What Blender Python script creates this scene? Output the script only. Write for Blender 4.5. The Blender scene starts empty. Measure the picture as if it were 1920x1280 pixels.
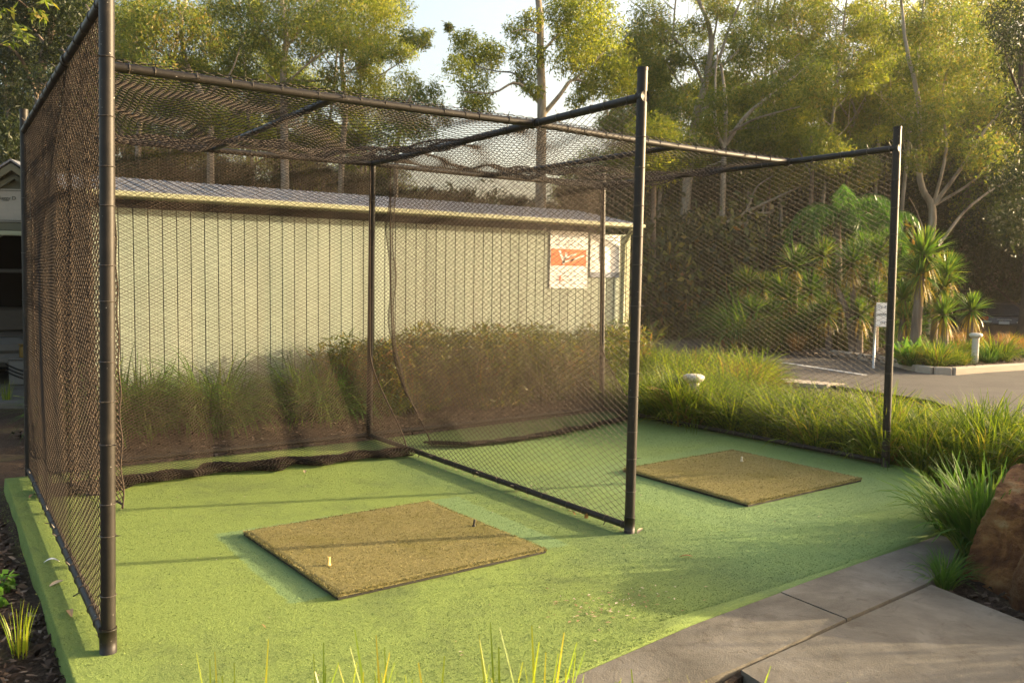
import bpy, math, random
import numpy as np
from mathutils import Matrix, Vector
R_ = math.radians
random.seed(7); rng = np.random.default_rng(7)
sc = bpy.context.scene
COL = sc.collection

# ------------------------------------------------------------------ camera, light, exposure
CAM = np.array([-0.889, -4.536, 1.816])
CR = np.array([0.81593, -0.57799, 0.01367]); CU = np.array([0.03039, 0.06649, 0.99732]); CF = np.array([0.57735, 0.81333, -0.07182])
cd = bpy.data.cameras.new("camera"); cam = bpy.data.objects.new("camera", cd); COL.objects.link(cam)
m = Matrix.Identity(4)
for i in range(3):
    m[i][0] = CR[i]; m[i][1] = CU[i]; m[i][2] = -CF[i]; m[i][3] = CAM[i]
cam.matrix_world = m
cd.lens = 30.665; cd.sensor_width = 36; cd.sensor_fit = 'HORIZONTAL'; cd.clip_start = 0.05; cd.clip_end = 2000
cd.dof.use_dof = True; cd.dof.focus_distance = 6.5; cd.dof.aperture_fstop = 5.0
sc.camera = cam
SUN_EL, SUN_AZ = R_(12.0), (0.9328, -0.3604)          # towards the sun, seen from above
sv = Vector((SUN_AZ[0]*math.cos(SUN_EL), SUN_AZ[1]*math.cos(SUN_EL), math.sin(SUN_EL)))
w = bpy.data.worlds.new("World"); sc.world = w; w.use_nodes = True
nt = w.node_tree; nt.nodes.clear()
sky = nt.nodes.new("ShaderNodeTexSky"); sky.sky_type = 'NISHITA'; sky.sun_disc = False
sky.sun_elevation = SUN_EL; sky.sun_rotation = math.atan2(SUN_AZ[0], SUN_AZ[1])
sky.air_density = 1.0; sky.dust_density = 7.0; sky.ozone_density = 1.0; sky.altitude = 50
bgn = nt.nodes.new("ShaderNodeBackground"); bgn.inputs[1].default_value = 0.15
out = nt.nodes.new("ShaderNodeOutputWorld")
tint = nt.nodes.new("ShaderNodeMix"); tint.data_type = 'RGBA'; tint.blend_type = 'MULTIPLY'; tint.inputs[0].default_value = 1.0; tint.inputs[7].default_value = (1.09, 1.0, .90, 1)
nt.links.new(sky.outputs[0], tint.inputs[6]); nt.links.new(tint.outputs[2], bgn.inputs[0]); nt.links.new(bgn.outputs[0], out.inputs[0])
sl = bpy.data.lights.new("sun", 'SUN'); sl.energy = 3.6; sl.angle = R_(0.5); sl.color = (1.0, 0.78, 0.48)
so = bpy.data.objects.new("sun", sl); COL.objects.link(so); so.rotation_euler = sv.to_track_quat('Z', 'Y').to_euler(); so.location = (20, -10, 20)
sc.view_settings.view_transform = 'Standard'; sc.view_settings.look = 'None'
sc.view_settings.exposure = 2.1; sc.view_settings.gamma = 1.0
try:
    sc.cycles.max_bounces = 6; sc.cycles.transparent_max_bounces = 8
    sc.cycles.diffuse_bounces = 3; sc.cycles.glossy_bounces = 2; sc.cycles.transmission_bounces = 3
except Exception: pass

def at(u, v, t):                                     # point at depth t (m) along the view through photo pixel (u, v)
    return CAM + t*((u-960)/1635.5*CR - (v-640)/1635.5*CU + CF)

# ------------------------------------------------------------------ object helpers
def tag(o, label=None, cat=None, group=None, kind=None):
    if label: o["label"] = label
    if cat: o["category"] = cat
    if group: o["group"] = group
    if kind: o["kind"] = kind
    return o
def thing(name, loc, label, cat, group=None, rz=0.0):
    o = bpy.data.objects.new(name, None); COL.objects.link(o); o.location = loc; o.rotation_euler = (0, 0, rz); o.empty_display_size = 0.1
    return tag(o, label, cat, group)
def copy_tree(o, parent=None):
    c = o.copy(); COL.objects.link(c)
    if parent is not None: c.parent = parent
    for ch in list(o.children): copy_tree(ch, c)
    return c
def mesh_obj(name, V, Fs, mat, parent=None, smooth=False, data=None):
    if data is None:
        me = bpy.data.meshes.new(name)
        V = np.asarray(V, np.float32).reshape(-1, 3)
        if isinstance(Fs, np.ndarray):
            n, k = Fs.shape
            me.vertices.add(len(V)); me.vertices.foreach_set("co", V.ravel())
            me.loops.add(n*k); me.loops.foreach_set("vertex_index", Fs.astype(np.int32).ravel())
            me.polygons.add(n); me.polygons.foreach_set("loop_start", np.arange(0, n*k, k, dtype=np.int32))
            me.update(calc_edges=True)
        else:
            me.from_pydata([tuple(map(float, p)) for p in V], [], [tuple(f) for f in Fs]); me.update()
        if smooth: me.polygons.foreach_set("use_smooth", np.ones(len(me.polygons), dtype=bool))
        if mat: me.materials.append(mat)
    else: me = data
    o = bpy.data.objects.new(name, me); COL.objects.link(o)
    if parent is not None: o.parent = parent
    return o
class MB:
    """collects shapes into one mesh"""
    def __init__(s): s.V = []; s.F = []; s.n = 0
    def add(s, V, Fq):
        V = np.asarray(V, float).reshape(-1, 3); s.V.append(V)
        for f in Fq: s.F.append(tuple(int(i)+s.n for i in f))
        s.n += len(V)
    def box(s, c, size, rz=0.0, bev=0.0):
        x, y, z = [d/2 for d in size]; b = min(bev, x*.9, y*.9, z*.9)
        if b <= 0:
            V = [(sx*x, sy*y, sz*z) for sz in (-1, 1) for sx, sy in ((-1, -1), (1, -1), (1, 1), (-1, 1))]
            Fq = [(3, 2, 1, 0), (4, 5, 6, 7), (0, 1, 5, 4), (1, 2, 6, 5), (2, 3, 7, 6), (3, 0, 4, 7)]
        else:
            V = []; ring = lambda xx, yy, zz: [(-xx, -yy+b, zz), (-xx+b, -yy, zz), (xx-b, -yy, zz), (xx, -yy+b, zz), (xx, yy-b, zz), (xx-b, yy, zz), (-xx+b, yy, zz), (-xx, yy-b, zz)]
            V += ring(x-b, y-b, -z) + ring(x, y, -z+b) + ring(x, y, z-b) + ring(x-b, y-b, z); Fq = []
            for k in range(3):
                for i in range(8): Fq.append((k*8+i, k*8+(i+1) % 8, k*8+8+(i+1) % 8, k*8+8+i))
            Fq.append(tuple(range(7, -1, -1))); Fq.append(tuple(range(24, 32)))
        V = np.array(V); ca, sa = math.cos(rz), math.sin(rz)
        V = np.stack([V[:, 0]*ca-V[:, 1]*sa, V[:, 0]*sa+V[:, 1]*ca, V[:, 2]], 1) + np.array(c)
        s.add(V, Fq)
    def tube(s, pts, rad, n=10, cap=True):
        V, Fq = tube(pts, rad, n); s.add(V, Fq)
        if cap:
            k = len(V)//n; b = s.n-len(V)
            s.F.append(tuple(b+i for i in range(n-1, -1, -1))); s.F.append(tuple(b+(k-1)*n+i for i in range(n)))
    def lathe(s, prof, c=(0, 0, 0), n=20):
        V = [(r*math.cos(2*math.pi*i/n)+c[0], r*math.sin(2*math.pi*i/n)+c[1], z+c[2]) for r, z in prof for i in range(n)]
        Fq = [(k*n+i, k*n+(i+1) % n, k*n+n+(i+1) % n, k*n+n+i) for k in range(len(prof)-1) for i in range(n)]
        s.add(V, Fq); b = s.n-len(V)
        s.F.append(tuple(b+i for i in range(n-1, -1, -1))); s.F.append(tuple(b+(len(prof)-1)*n+i for i in range(n)))
    def poly(s, pts, z0, z1):
        n = len(pts); V = [(x, y, z0) for x, y in pts]+[(x, y, z1) for x, y in pts]
        s.add(V, [tuple(range(n-1, -1, -1)), tuple(range(n, 2*n))]+[(i, (i+1) % n, n+(i+1) % n, n+i) for i in range(n)])
    def build(s, name, mat, parent=None, smooth=False):
        return mesh_obj(name, np.concatenate(s.V), s.F, mat, parent, smooth)
def tube(pts, rad, n=8):
    P = np.asarray(pts, float); k = len(P)
    r = np.full(k, rad) if np.isscalar(rad) else np.asarray(rad, float)
    T = np.gradient(P, axis=0); T /= np.linalg.norm(T, axis=1)[:, None]+1e-9
    ref = np.array([0, 0, 1.]) if abs(T[0][2]) < .9 else np.array([1., 0, 0])
    A = np.cross(T, ref); A /= np.linalg.norm(A, axis=1)[:, None]+1e-9
    B = np.cross(T, A); a = np.arange(n)*2*math.pi/n
    V = (P[:, None]+r[:, None, None]*(np.cos(a)[None, :, None]*A[:, None]+np.sin(a)[None, :, None]*B[:, None])).reshape(-1, 3)
    Fq = [(j*n+i, j*n+n+i, j*n+n+(i+1) % n, j*n+(i+1) % n) for j in range(k-1) for i in range(n)]
    return V, Fq
def smooth_pts(pts, k=4):
    P = np.asarray(pts, float)
    if len(P) < 3: return P
    outp = []
    Q = np.vstack([2*P[0]-P[1], P, 2*P[-1]-P[-2]])
    for i in range(1, len(Q)-2):
        for j in range(k):
            t = j/k; p0, p1, p2, p3 = Q[i-1], Q[i], Q[i+1], Q[i+2]
            outp.append(.5*((2*p1)+(-p0+p2)*t+(2*p0-5*p1+4*p2-p3)*t*t+(-p0+3*p1-3*p2+p3)*t**3))
    outp.append(P[-1]); return np.array(outp)

# ------------------------------------------------------------------ materials
class NT:
    def __init__(s, name):
        s.m = bpy.data.materials.new(name); s.m.use_nodes = True; s.t = s.m.node_tree; s.b = s.t.nodes["Principled BSDF"]; s.o = s.t.nodes["Material Output"]
    def n(s, typ, **kw):
        nd = s.t.nodes.new(typ)
        for k, v in kw.items():
            if k in nd.inputs.keys(): nd.inputs[k].default_value = v
            else: setattr(nd, k, v)
        return nd
    def l(s, a, b): s.t.links.new(a, b)
    def noise(s, scale, detail=4, rough=.55, vec=None, dist=0.0):
        nd = s.n("ShaderNodeTexNoise"); nd.inputs["Scale"].default_value = scale; nd.inputs["Detail"].default_value = detail; nd.inputs["Roughness"].default_value = rough; nd.inputs["Distortion"].default_value = dist
        if vec is not None: s.l(vec, nd.inputs["Vector"])
        return nd.outputs["Fac"]
    def ramp(s, fac, stops):
        nd = s.n("ShaderNodeValToRGB"); e = nd.color_ramp.elements
        while len(e) > 1: e.remove(e[-1])
        e[0].position = stops[0][0]; e[0].color = (*stops[0][1], 1) if not np.isscalar(stops[0][1]) else (stops[0][1],)*3+(1,)
        for p, c in stops[1:]:
            x = e.new(p); x.color = (*c, 1) if not np.isscalar(c) else (c, c, c, 1)
        s.l(fac, nd.inputs[0]); return nd.outputs[0]
    def mix(s, fac, a, b, mode='MIX'):
        nd = s.n("ShaderNodeMix", data_type='RGBA', blend_type=mode)
        for sock, val in ((nd.inputs[0], fac), (nd.inputs[6], a), (nd.inputs[7], b)):
            if hasattr(val, "is_output"): s.l(val, sock)
            elif np.isscalar(val): sock.default_value = val
            else: sock.default_value = (*val, 1)
        return nd.outputs[2]
    def obj(s): return s.n("ShaderNodeTexCoord").outputs["Object"]
    def pos(s): return s.n("ShaderNodeNewGeometry").outputs["Position"]
    def island(s): return s.n("ShaderNodeNewGeometry").outputs["Random Per Island"]
    def bump(s, h, strength=.3, dist=.01):
        nd = s.n("ShaderNodeBump"); nd.inputs["Strength"].default_value = strength; nd.inputs["Distance"].default_value = dist
        s.l(h, nd.inputs["Height"]); s.l(nd.outputs[0], s.b.inputs["Normal"])
    def col(s, c):
        if hasattr(c, "is_output"): s.l(c, s.b.inputs["Base Color"])
        else: s.b.inputs["Base Color"].default_value = (*c, 1)
    def rough(s, v, spec=.5, metal=0):
        s.b.inputs["Roughness"].default_value = v; s.b.inputs["Specular IOR Level"].default_value = spec; s.b.inputs["Metallic"].default_value = metal; return s
def plain(name, c, rough=.6, spec=.5, metal=0, var=.15, scale=12, bump=0.0):
    t = NT(name); nz = t.noise(scale, 5)
    t.col(t.mix(nz, tuple(x*(1-var) for x in c), tuple(min(1, x*(1+var)) for x in c))); t.rough(rough, spec, metal)
    if bump: t.bump(t.noise(scale*8, 3), bump, .004)
    return t.m
def leafmat(name, stops, trans=.55, rough=.5, tc=(1.15, 1.15, .55), spec=.35, patch=0.6):
    t = NT(name)
    nz = t.noise(patch, 2, vec=t.pos())
    ma = t.n("ShaderNodeMath", operation='MULTIPLY_ADD'); t.l(nz, ma.inputs[0]); ma.inputs[1].default_value = 1.0; ma.inputs[2].default_value = -.5
    mb = t.n("ShaderNodeMath", operation='ADD'); t.l(ma.outputs[0], mb.inputs[0]); t.l(t.island(), mb.inputs[1])
    c = t.ramp(mb.outputs[0], stops); t.col(c); t.rough(rough, spec)
    tr = t.n("ShaderNodeBsdfTranslucent"); t.l(t.mix(1.0, c, tc, 'MULTIPLY'), tr.inputs[0])
    mx = t.n("ShaderNodeMixShader"); mx.inputs[0].default_value = trans
    t.l(t.b.outputs[0], mx.inputs[1]); t.l(tr.outputs[0], mx.inputs[2]); t.l(mx.outputs[0], t.o.inputs[0])
    return t.m
M = {}
M['leaf'] = leafmat('eucalypt_leaf', [(0, (.070, .11, .022)), (.5, (.14, .185, .034)), (.85, (.24, .245, .045)), (1, (.29, .21, .06))])
M['leaf_y'] = leafmat('young_leaf', [(0, (.11, .155, .025)), (.6, (.235, .27, .036)), (1, (.35, .32, .05))], .6)
M['leaf_d'] = leafmat('shaded_leaf', [(0, (.014, .026, .008)), (.7, (.032, .048, .012)), (1, (.06, .066, .02))], .35)  # leaf green darkened, shade on these trees is put into the colour
M['grass'] = leafmat('strappy_leaf', [(0, (.045, .085, .014)), (.5, (.135, .20, .022)), (.84, (.27, .31, .03)), (.93, (.34, .26, .06)), (1, (.22, .12, .05))], .45, .55, spec=.2)
M['grass_b'] = leafmat('broad_strap_leaf', [(0, (.04, .10, .018)), (.7, (.08, .17, .025)), (1, (.16, .22, .04))], .4, .6, spec=.15, patch=3)
M['grass_y'] = leafmat('lime_blade', [(0, (.16, .26, .02)), (.7, (.30, .36, .03)), (1, (.38, .33, .04))], .55, .35)
M['grass_r'] = leafmat('russet_blade', [(0, (.10, .11, .03)), (.5, (.26, .16, .05)), (1, (.34, .14, .05))], .45, .5)
M['shrub'] = leafmat('shrub_leaf', [(0, (.045, .075, .018)), (.5, (.085, .115, .025)), (.85, (.19, .18, .035)), (1, (.20, .11, .05))], .45, patch=1.2)
M['yucca'] = leafmat('yucca_leaf', [(0, (.06, .14, .025)), (.6, (.12, .21, .03)), (.9, (.22, .26, .05)), (1, (.32, .26, .06))], .45, .35)
M['yucca_old'] = leafmat('yucca_old_leaf', [(0, (.22, .20, .03)), (.6, (.36, .27, .05)), (1, (.34, .20, .06))], .4, .5)
M['broad'] = leafmat('broad_leaf', [(0, (.05, .15, .02)), (1, (.13, .26, .03))], .45, .3)
def bark(name, a, b, c):
    t = NT(name); mp = t.n("ShaderNodeMapping"); mp.inputs["Scale"].default_value = (1, 1, .22); t.l(t.pos(), mp.inputs[0])
    n1 = t.noise(3.5, 6, .65, mp.outputs[0], .8)
    t.col(t.ramp(n1, [(.3, a), (.5, b), (.68, c)])); t.rough(.85, .25); t.bump(t.noise(18, 5, .6, mp.outputs[0]), .5, .02); return t.m
M['bark_pale'] = bark('pale_bark', (.16, .125, .09), (.30, .25, .185), (.44, .38, .30))
M['bark_brown'] = bark('brown_bark', (.07, .05, .035), (.15, .11, .08), (.26, .20, .15))
M['bark_dark'] = bark('dark_bark', (.025, .018, .012), (.055, .04, .03), (.10, .075, .055))
# turf: faded, dirty carpet with fresh rectangles where the mats used to lie
t = NT('turf')
P = t.pos(); fine = t.noise(95, 4, .8, P); mid = t.noise(30, 4, .65, P); big = t.noise(1.1, 5, .62, P, .4); blot = t.noise(4.5, 6, .7, P, .6)
c = t.ramp(fine, [(.30, (.145, .20, .045)), (.5, (.205, .285, .078)), (.72, (.31, .36, .105))])
c = t.mix(t.ramp(mid, [(.35, 0.0), (.75, .55)]), c, (.165, .23, .055))
sep = t.n("ShaderNodeSeparateXYZ"); t.l(P, sep.inputs[0])
def band(t, sock, a, b, e=.02):
    m1 = t.n("ShaderNodeMapRange"); m1.inputs[1].default_value = a-e; m1.inputs[2].default_value = a+e; t.l(sock, m1.inputs[0])
    m2 = t.n("ShaderNodeMapRange"); m2.inputs[1].default_value = b-e; m2.inputs[2].default_value = b+e; m2.inputs[3].default_value = 1; m2.inputs[4].default_value = 0; t.l(sock, m2.inputs[0])
    mu = t.n("ShaderNodeMath", operation='MULTIPLY'); t.l(m1.outputs[0], mu.inputs[0]); t.l(m2.outputs[0], mu.inputs[1]); return mu.outputs[0]
def mul(t, a, b, op='MULTIPLY'):
    mu = t.n("ShaderNodeMath", operation=op)
    for k, v in enumerate((a, b)):
        if hasattr(v, "is_output"): t.l(v, mu.inputs[k])
        else: mu.inputs[k].default_value = v
    return mu.outputs[0]
edge = t.noise(9, 3, .6, P); wob = mul(t, mul(t, edge, -.5, 'ADD'), .10)
sx = mul(t, sep.outputs[0], wob, 'ADD'); sy = mul(t, sep.outputs[1], wob, 'ADD')
skew = mul(t, sx, mul(t, sep.outputs[1], .03), 'SUBTRACT')
f1 = mul(t, band(t, skew, .85, 2.85, .012), band(t, sy, .02, 1.56, .012)); f2 = mul(t, band(t, sx, 4.05, 6.35, .05), band(t, sy, -.62, 1.75, .05))
fresh = t.ramp(fine, [(.3, (.15, .245, .10)), (.7, (.205, .30, .13))])
dirt = t.ramp(mul(t, mul(t, blot, .55), mul(t, big, .6), 'ADD'), [(.56, 0.0), (.74, .5)])
c = t.mix(dirt, c, (.095, .125, .055))
dv = t.n("ShaderNodeMapRange"); dv.inputs[1].default_value = .75; dv.inputs[2].default_value = .05; dv.inputs[3].default_value = 0; dv.inputs[4].default_value = 1
t.l(mul(t, mul(t, sx, -3.45, 'ADD'), 0, 'ADD'), dv.inputs[0])
ab = t.n("ShaderNodeMath", operation='ABSOLUTE'); t.l(mul(t, sx, -3.35, 'ADD'), ab.inputs[0]); t.l(ab.outputs[0], dv.inputs[0])
c = t.mix(mul(t, mul(t, dv.outputs[0], blot), 1.1), c, (.07, .10, .05))
c = t.mix(mul(t, t.noise(.7, 3, .5, P), band(t, sx, 3.0, 8.0, .6)), c, (.155, .265, .11))  # right-bay turf tinted mint, painting in the cool tone of its shade
c = t.mix(mul(t, f2, .55), c, fresh); c = t.mix(mul(t, f1, .92), c, fresh)
t.col(c); t.rough(.9, .15); t.bump(mul(t, fine, mid, 'ADD'), .8, .016); M['turf'] = t.m
t = NT('mat_pile'); fine = t.noise(260, 2, .7, t.obj()); mid = t.noise(22, 4, .6, t.obj()); wear = t.noise(2.2, 4, .6, t.obj())
c = t.ramp(fine, [(.3, (.12, .105, .042)), (.55, (.23, .20, .085)), (.8, (.37, .325, .155))]); c = t.mix(t.ramp(mid, [(.35, 0.), (.8, .4)]), c, (.20, .18, .05))
c = t.mix(t.ramp(wear, [(.5, 0.), (.68, .5)]), c, (.16, .145, .036)); t.col(c); t.rough(.95, .1); t.bump(fine, .8, .008); M['pile'] = t.m
M['pile_fib'] = leafmat('mat_fibre', [(0, (.12, .105, .042)), (.5, (.23, .20, .083)), (1, (.37, .325, .155))], .15, .8, spec=.1, patch=4)
t = NT('mulch'); P = t.pos(); n1 = t.noise(38, 5, .7, P, 1.2); n2 = t.noise(6, 4, .6, P)
c = t.ramp(n1, [(.3, (.018, .012, .008)), (.5, (.060, .040, .027)), (.7, (.14, .10, .07))]); c = t.mix(t.ramp(n2, [(.4, 0.), (.8, .5)]), c, (.055, .038, .024))
t.col(c); t.rough(.95, .15); t.bump(n1, 1.0, .03); M['mulch'] = t.m
t = NT('litter'); P = t.pos(); n1 = t.noise(7, 6, .7, P, 1.0); n2 = t.noise(.35, 4, .6, P)
c = t.ramp(n1, [(.3, (.03, .022, .012)), (.55, (.085, .06, .035)), (.75, (.16, .12, .07))]); c = t.mix(t.ramp(n2, [(.45, 0.), (.65, .6)]), c, (.05, .065, .02))
t.col(c); t.rough(.95, .15); t.bump(n1, .8, .05); M['litter'] = t.m
t = NT('chip'); t.col(t.ramp(t.island(), [(0, (.02, .013, .009)), (.5, (.06, .038, .026)), (.85, (.12, .085, .06)), (1, (.22, .17, .13))])); t.rough(.9, .2); M['chip'] = t.m
t = NT('concrete'); P = t.pos(); n1 = t.noise(2.2, 6, .65, P, .5); n2 = t.noise(130, 3, .6, P); n3 = t.noise(14, 5, .7, P)
c = t.ramp(n1, [(.3, (.078, .070, .055)), (.5, (.135, .122, .098)), (.7, (.195, .178, .148))]); c = t.mix(t.ramp(n3, [(.45, 0.), (.75, .5)]), c, (.11, .095, .075)); c = t.mix(t.ramp(n2, [(.5, 0.), (.75, .35)]), c, (.12, .11, .09))
n4 = t.noise(5.5, 7, .75, P, 1.5); c = t.mix(t.ramp(n4, [(.55, 0.), (.63, .6), (.70, .2)]), c, (.075, .062, .045)); t.col(c); t.rough(.85, .3); t.bump(mul(t, n2, n3, 'ADD'), .5, .008); M['concrete'] = t.m
t = NT('asphalt'); P = t.pos(); n1 = t.noise(1.4, 5, .65, P, .3); n2 = t.noise(90, 3, .7, P)
c = t.ramp(n1, [(.3, (.040, .036, .033)), (.7, (.075, .067, .060))]); c = t.mix(t.ramp(n2, [(.45, 0.), (.8, .6)]), c, (.16, .145, .13)); t.col(c); t.rough(.85, .35); t.bump(n2, .4, .006); M['asphalt'] = t.m
M['kerb'] = plain('kerb_concrete', (.36, .31, .25), .9, .3, 0, .25, 5, .3)
M['line'] = plain('road_paint', (.62, .60, .55), .7, .4, 0, .2, 25)
# painted steel pipe, black with scuffs
t = NT('pipe'); P = t.pos(); n1 = t.noise(9, 5, .7, P); n2 = t.noise(70, 2, .5, P)
c = t.ramp(n1, [(.35, (.013, .011, .009)), (.62, (.024, .020, .016)), (.75, (.055, .045, .035))]); c = t.mix(t.ramp(n2, [(.745, 0.), (.76, .9)]), c, (.5, .47, .42)); t.col(c); t.rough(.5, .3); t.bump(n1, .1, .004); M['pipe'] = t.m
M['tie'] = plain('cable_tie_plastic', (.06, .048, .036), .4, .5)
t = NT('net_twine'); t.col(t.mix(t.noise(3, 3, .6, t.pos()), (.014, .010, .006), (.042, .027, .017))); t.rough(.7, .3); M['net'] = t.m
t = NT('curtain_twine'); t.col(t.mix(t.noise(2, 4, .6, t.pos()), (.036, .025, .017), (.085, .060, .042))); t.rough(.75, .25); M['curt'] = t.m
t = NT('cladding'); P = t.pos(); mp = t.n("ShaderNodeMapping"); mp.inputs["Scale"].default_value = (1, 1, .15); t.l(P, mp.inputs[0]); n1 = t.noise(2.5, 5, .6, mp.outputs[0])
t.col(t.ramp(n1, [(.3, (.22, .262, .205)), (.7, (.30, .345, .275))])); t.rough(.6, .4); M['clad'] = t.m
M['trimc'] = plain('cream_trim', (.30, .31, .19), .5, .45, 0, .1, 3)
M['roof'] = plain('roof_steel', (.14, .148, .165), .6, .4, .1, .2, 2)
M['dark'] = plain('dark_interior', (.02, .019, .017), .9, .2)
M['white'] = plain('sign_white', (.78, .77, .74), .5, .4, 0, .06, 4)
M['ink'] = plain('sign_ink', (.06, .065, .05), .6, .3)
M['grey_ink'] = plain('sign_grey', (.22, .25, .30), .6, .3)
M['orange'] = plain('sign_orange', (.75, .16, .035), .55, .4, 0, .1, 6)
M['galv'] = plain('galvanised', (.45, .45, .43), .45, .5, .6, .2, 14)
M['cap'] = plain('light_cap_white', (.55, .52, .44), .5, .4, 0, .15, 8)
M['tee_y'] = plain('yellow_rubber', (.75, .52, .16), .6, .4); M['tee_b'] = plain('black_rubber', (.02, .018, .015), .6, .4)
M['tee_w'] = plain('cream_rubber', (.62, .55, .38), .6, .4)
t = NT('sandstone'); P = t.obj(); n1 = t.noise(3.2, 6, .65, P, .8); n2 = t.noise(24, 5, .7, P); n3 = t.noise(1.6, 3, .5, P, .5)
c = t.ramp(n1, [(.32, (.06, .024, .011)), (.46, (.16, .065, .024)), (.56, (.33, .16, .055)), (.7, (.44, .31, .15))]); c = t.mix(t.ramp(n3, [(.45, 0.), (.6, .7)]), c, (.085, .034, .017)); c = t.mix(t.ramp(n2, [(.68, 0.), (.74, .7)]), c, (.40, .33, .25))
t.col(c); t.rough(.9, .25); t.bump(mul(t, n1, n2, 'ADD'), 1.0, .06); M['rock'] = t.m
t = NT('dead_leaf'); t.col(t.ramp(t.n("ShaderNodeObjectInfo").outputs["Random"], [(0, (.30, .12, .04)), (.5, (.42, .26, .12)), (1, (.55, .42, .26))])); t.rough(.7, .3); M['dead'] = t.m
t = NT('debris'); t.col(t.ramp(t.island(), [(0, (.22, .10, .05)), (.5, (.38, .26, .15)), (1, (.60, .53, .42))])); t.rough(.8, .25); M['debris'] = t.m
def carpaint(n, c): return plain(n, c, .25, .6, .2, .04, 3)
M['car_d'] = carpaint('charcoal_paint', (.034, .033, .036)); M['car_w'] = carpaint('white_paint', (.75, .75, .73)); M['car_r'] = carpaint('red_paint', (.40, .03, .02))
M['glass'] = plain('dark_glass', (.012, .012, .013), .08, .6, 0, .02, 2); M['tyre'] = plain('tyre_rubber', (.015, .015, .015), .85, .2)
M['lens_r'] = plain('red_lens', (.42, .015, .012), .2, .6); M['rim'] = plain('alloy', (.45, .45, .46), .35, .5, .8, .05)
M['clear'] = plain('clear_lens', (.5, .5, .5), .2, .6); M['plate'] = plain('plate', (.55, .55, .53), .5, .4)
M['seat'] = plain('seat_vinyl', (.10, .09, .075), .6, .4); M['yel'] = plain('yellow_plastic', (.18, .11, .02), .5, .4); M['buggy'] = plain('buggy_panel', (.13, .125, .11), .4, .5)  # buggy panel darkened, its colour holds the shade of the shed

# ------------------------------------------------------------------ ground, paths, road
def turf_z(x): return np.where(np.asarray(x) > 3.4, .06*(np.asarray(x, float)-3.4)/3.4, 0.0)
def ground_z(x, y):
    x = np.asarray(x, float); y = np.asarray(y, float)
    d = (x+.9)*.577+(y+4.5)*.813; lat = (x+.9)*.816-(y+4.5)*.578
    far = np.clip((d-23)/14, 0, 1)*np.clip((lat-2)/8, 0, 1)
    near = np.clip((x-9)/2, 0, 1)*.06
    return -.11+near-.85*(far*far*(3-2*far))
xs = np.unique(np.concatenate([np.arange(-14, 60, 1.0), [-400, -200, -90, -50, -30, -20, 70, 90, 130, 200, 400]]))
ys = np.unique(np.concatenate([np.arange(-14, 60, 1.0), [-400, -200, -90, -50, -30, -20, 70, 90, 130, 200, 400]]))
def grid_obj(name, xs, ys, fz, mat, **kw):
    X, Y = np.meshgrid(xs, ys, indexing='ij'); V = np.stack([X, Y, fz(X, Y)], -1).reshape(-1, 3); ny = len(ys)
    i, j = np.meshgrid(np.arange(len(xs)-1), np.arange(ny-1), indexing='ij'); a = (i*ny+j).ravel()
    return mesh_obj(name, V, np.stack([a, a+ny, a+ny+1, a+1], 1), mat, smooth=True, **kw)
tag(grid_obj('ground', xs, ys, ground_z, M['litter']), kind='structure')
g = np.arange(-3.2, 12.01, .2)
tag(grid_obj('mulch_bed', g, np.arange(-4.6, 11.0, .2), lambda X, Y: -.095+.018*np.sin(X*5.1+Y*3)+.014*np.sin(Y*7.3-X*2.2)+.05*np.clip((X-8.5)/2, 0, 1)*0, M['mulch']), kind='structure')
# turf carpet: rows from its front edge to its back edge
def turf_mesh():
    fx = [-.33, -.30, .4, 1.0, 1.55, 1.88, 2.52, 3.52, 4.38, 4.93, 5.3, 6.2, 6.72, 7.0]
    fy = [-1.75, -1.74, -1.70, -1.64, -1.556, -1.509, -1.427, -1.355, -1.309, -1.289, -1.25, -.75, -.30, -.12]
    xs = np.concatenate([[-.335], np.linspace(-.32, 6.98, 120), [7.0]]); V = []; n = 60
    for x in xs:
        y0 = float(np.interp(x, fx, fy)); y1 = 4.22
        for k in range(n+1):
            s = k/n; y = y0+(y1-y0)*s
            xx = x+ (np.clip(1-(x+.335)/2.0, 0, 1))*(.20*s)
            V.append((xx, y, float(turf_z(x))))
    V = np.array(V); nn = n+1; Fq = []
    for i in range(len(xs)-1):
        for k in range(n): a = i*nn+k; Fq.append((a, a+nn, a+nn+1, a+1))
    top = len(V)
    rim = [i*nn for i in range(len(xs))]+[(len(xs)-1)*nn+k for k in range(1, nn)]+[i*nn+n for i in range(len(xs)-2, -1, -1)]+[k for k in range(n-1, 0, -1)]
    c = np.array([3.3, 1.3, 0]); W = []
    for r in rim:
        d = V[r]-c; d[2] = 0; d /= np.linalg.norm(d); W.append(V[r]+d*np.array([.02, .006, 0])+np.array([0, 0, -.16]))
    V2 = np.concatenate([V, np.array(W)]); k = len(rim)
    for i in range(k): Fq.append((rim[i], top+i, top+(i+1) % k, rim[(i+1) % k]))
    return V2, np.array(Fq)
V, Fq = turf_mesh(); tag(mesh_obj('turf', V, Fq, M['turf'], smooth=True), kind='structure')
def flat_poly(name, pts, z, mat, thick=.12, bev=0):
    mb = MB(); mb.poly(pts, z-thick, z); return tag(mb.build(name, mat), kind='structure')
flat_poly('path', [(1.30, -1.93), (2.31, -1.905), (3.27, -1.838), (3.30, -1.385), (2.52, -1.436), (1.88, -1.518), (1.45, -1.575), (.9, -1.66), (.5, -2.3)], .004, M['concrete'])
flat_poly('path', [(3.28, -1.837), (4.17, -1.778), (4.6, -1.70), (5.25, -1.45), (5.25, -1.27), (4.93, -1.297), (4.38, -1.317), (3.52, -1.363), (3.312, -1.382)], .006, M['concrete'])
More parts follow.
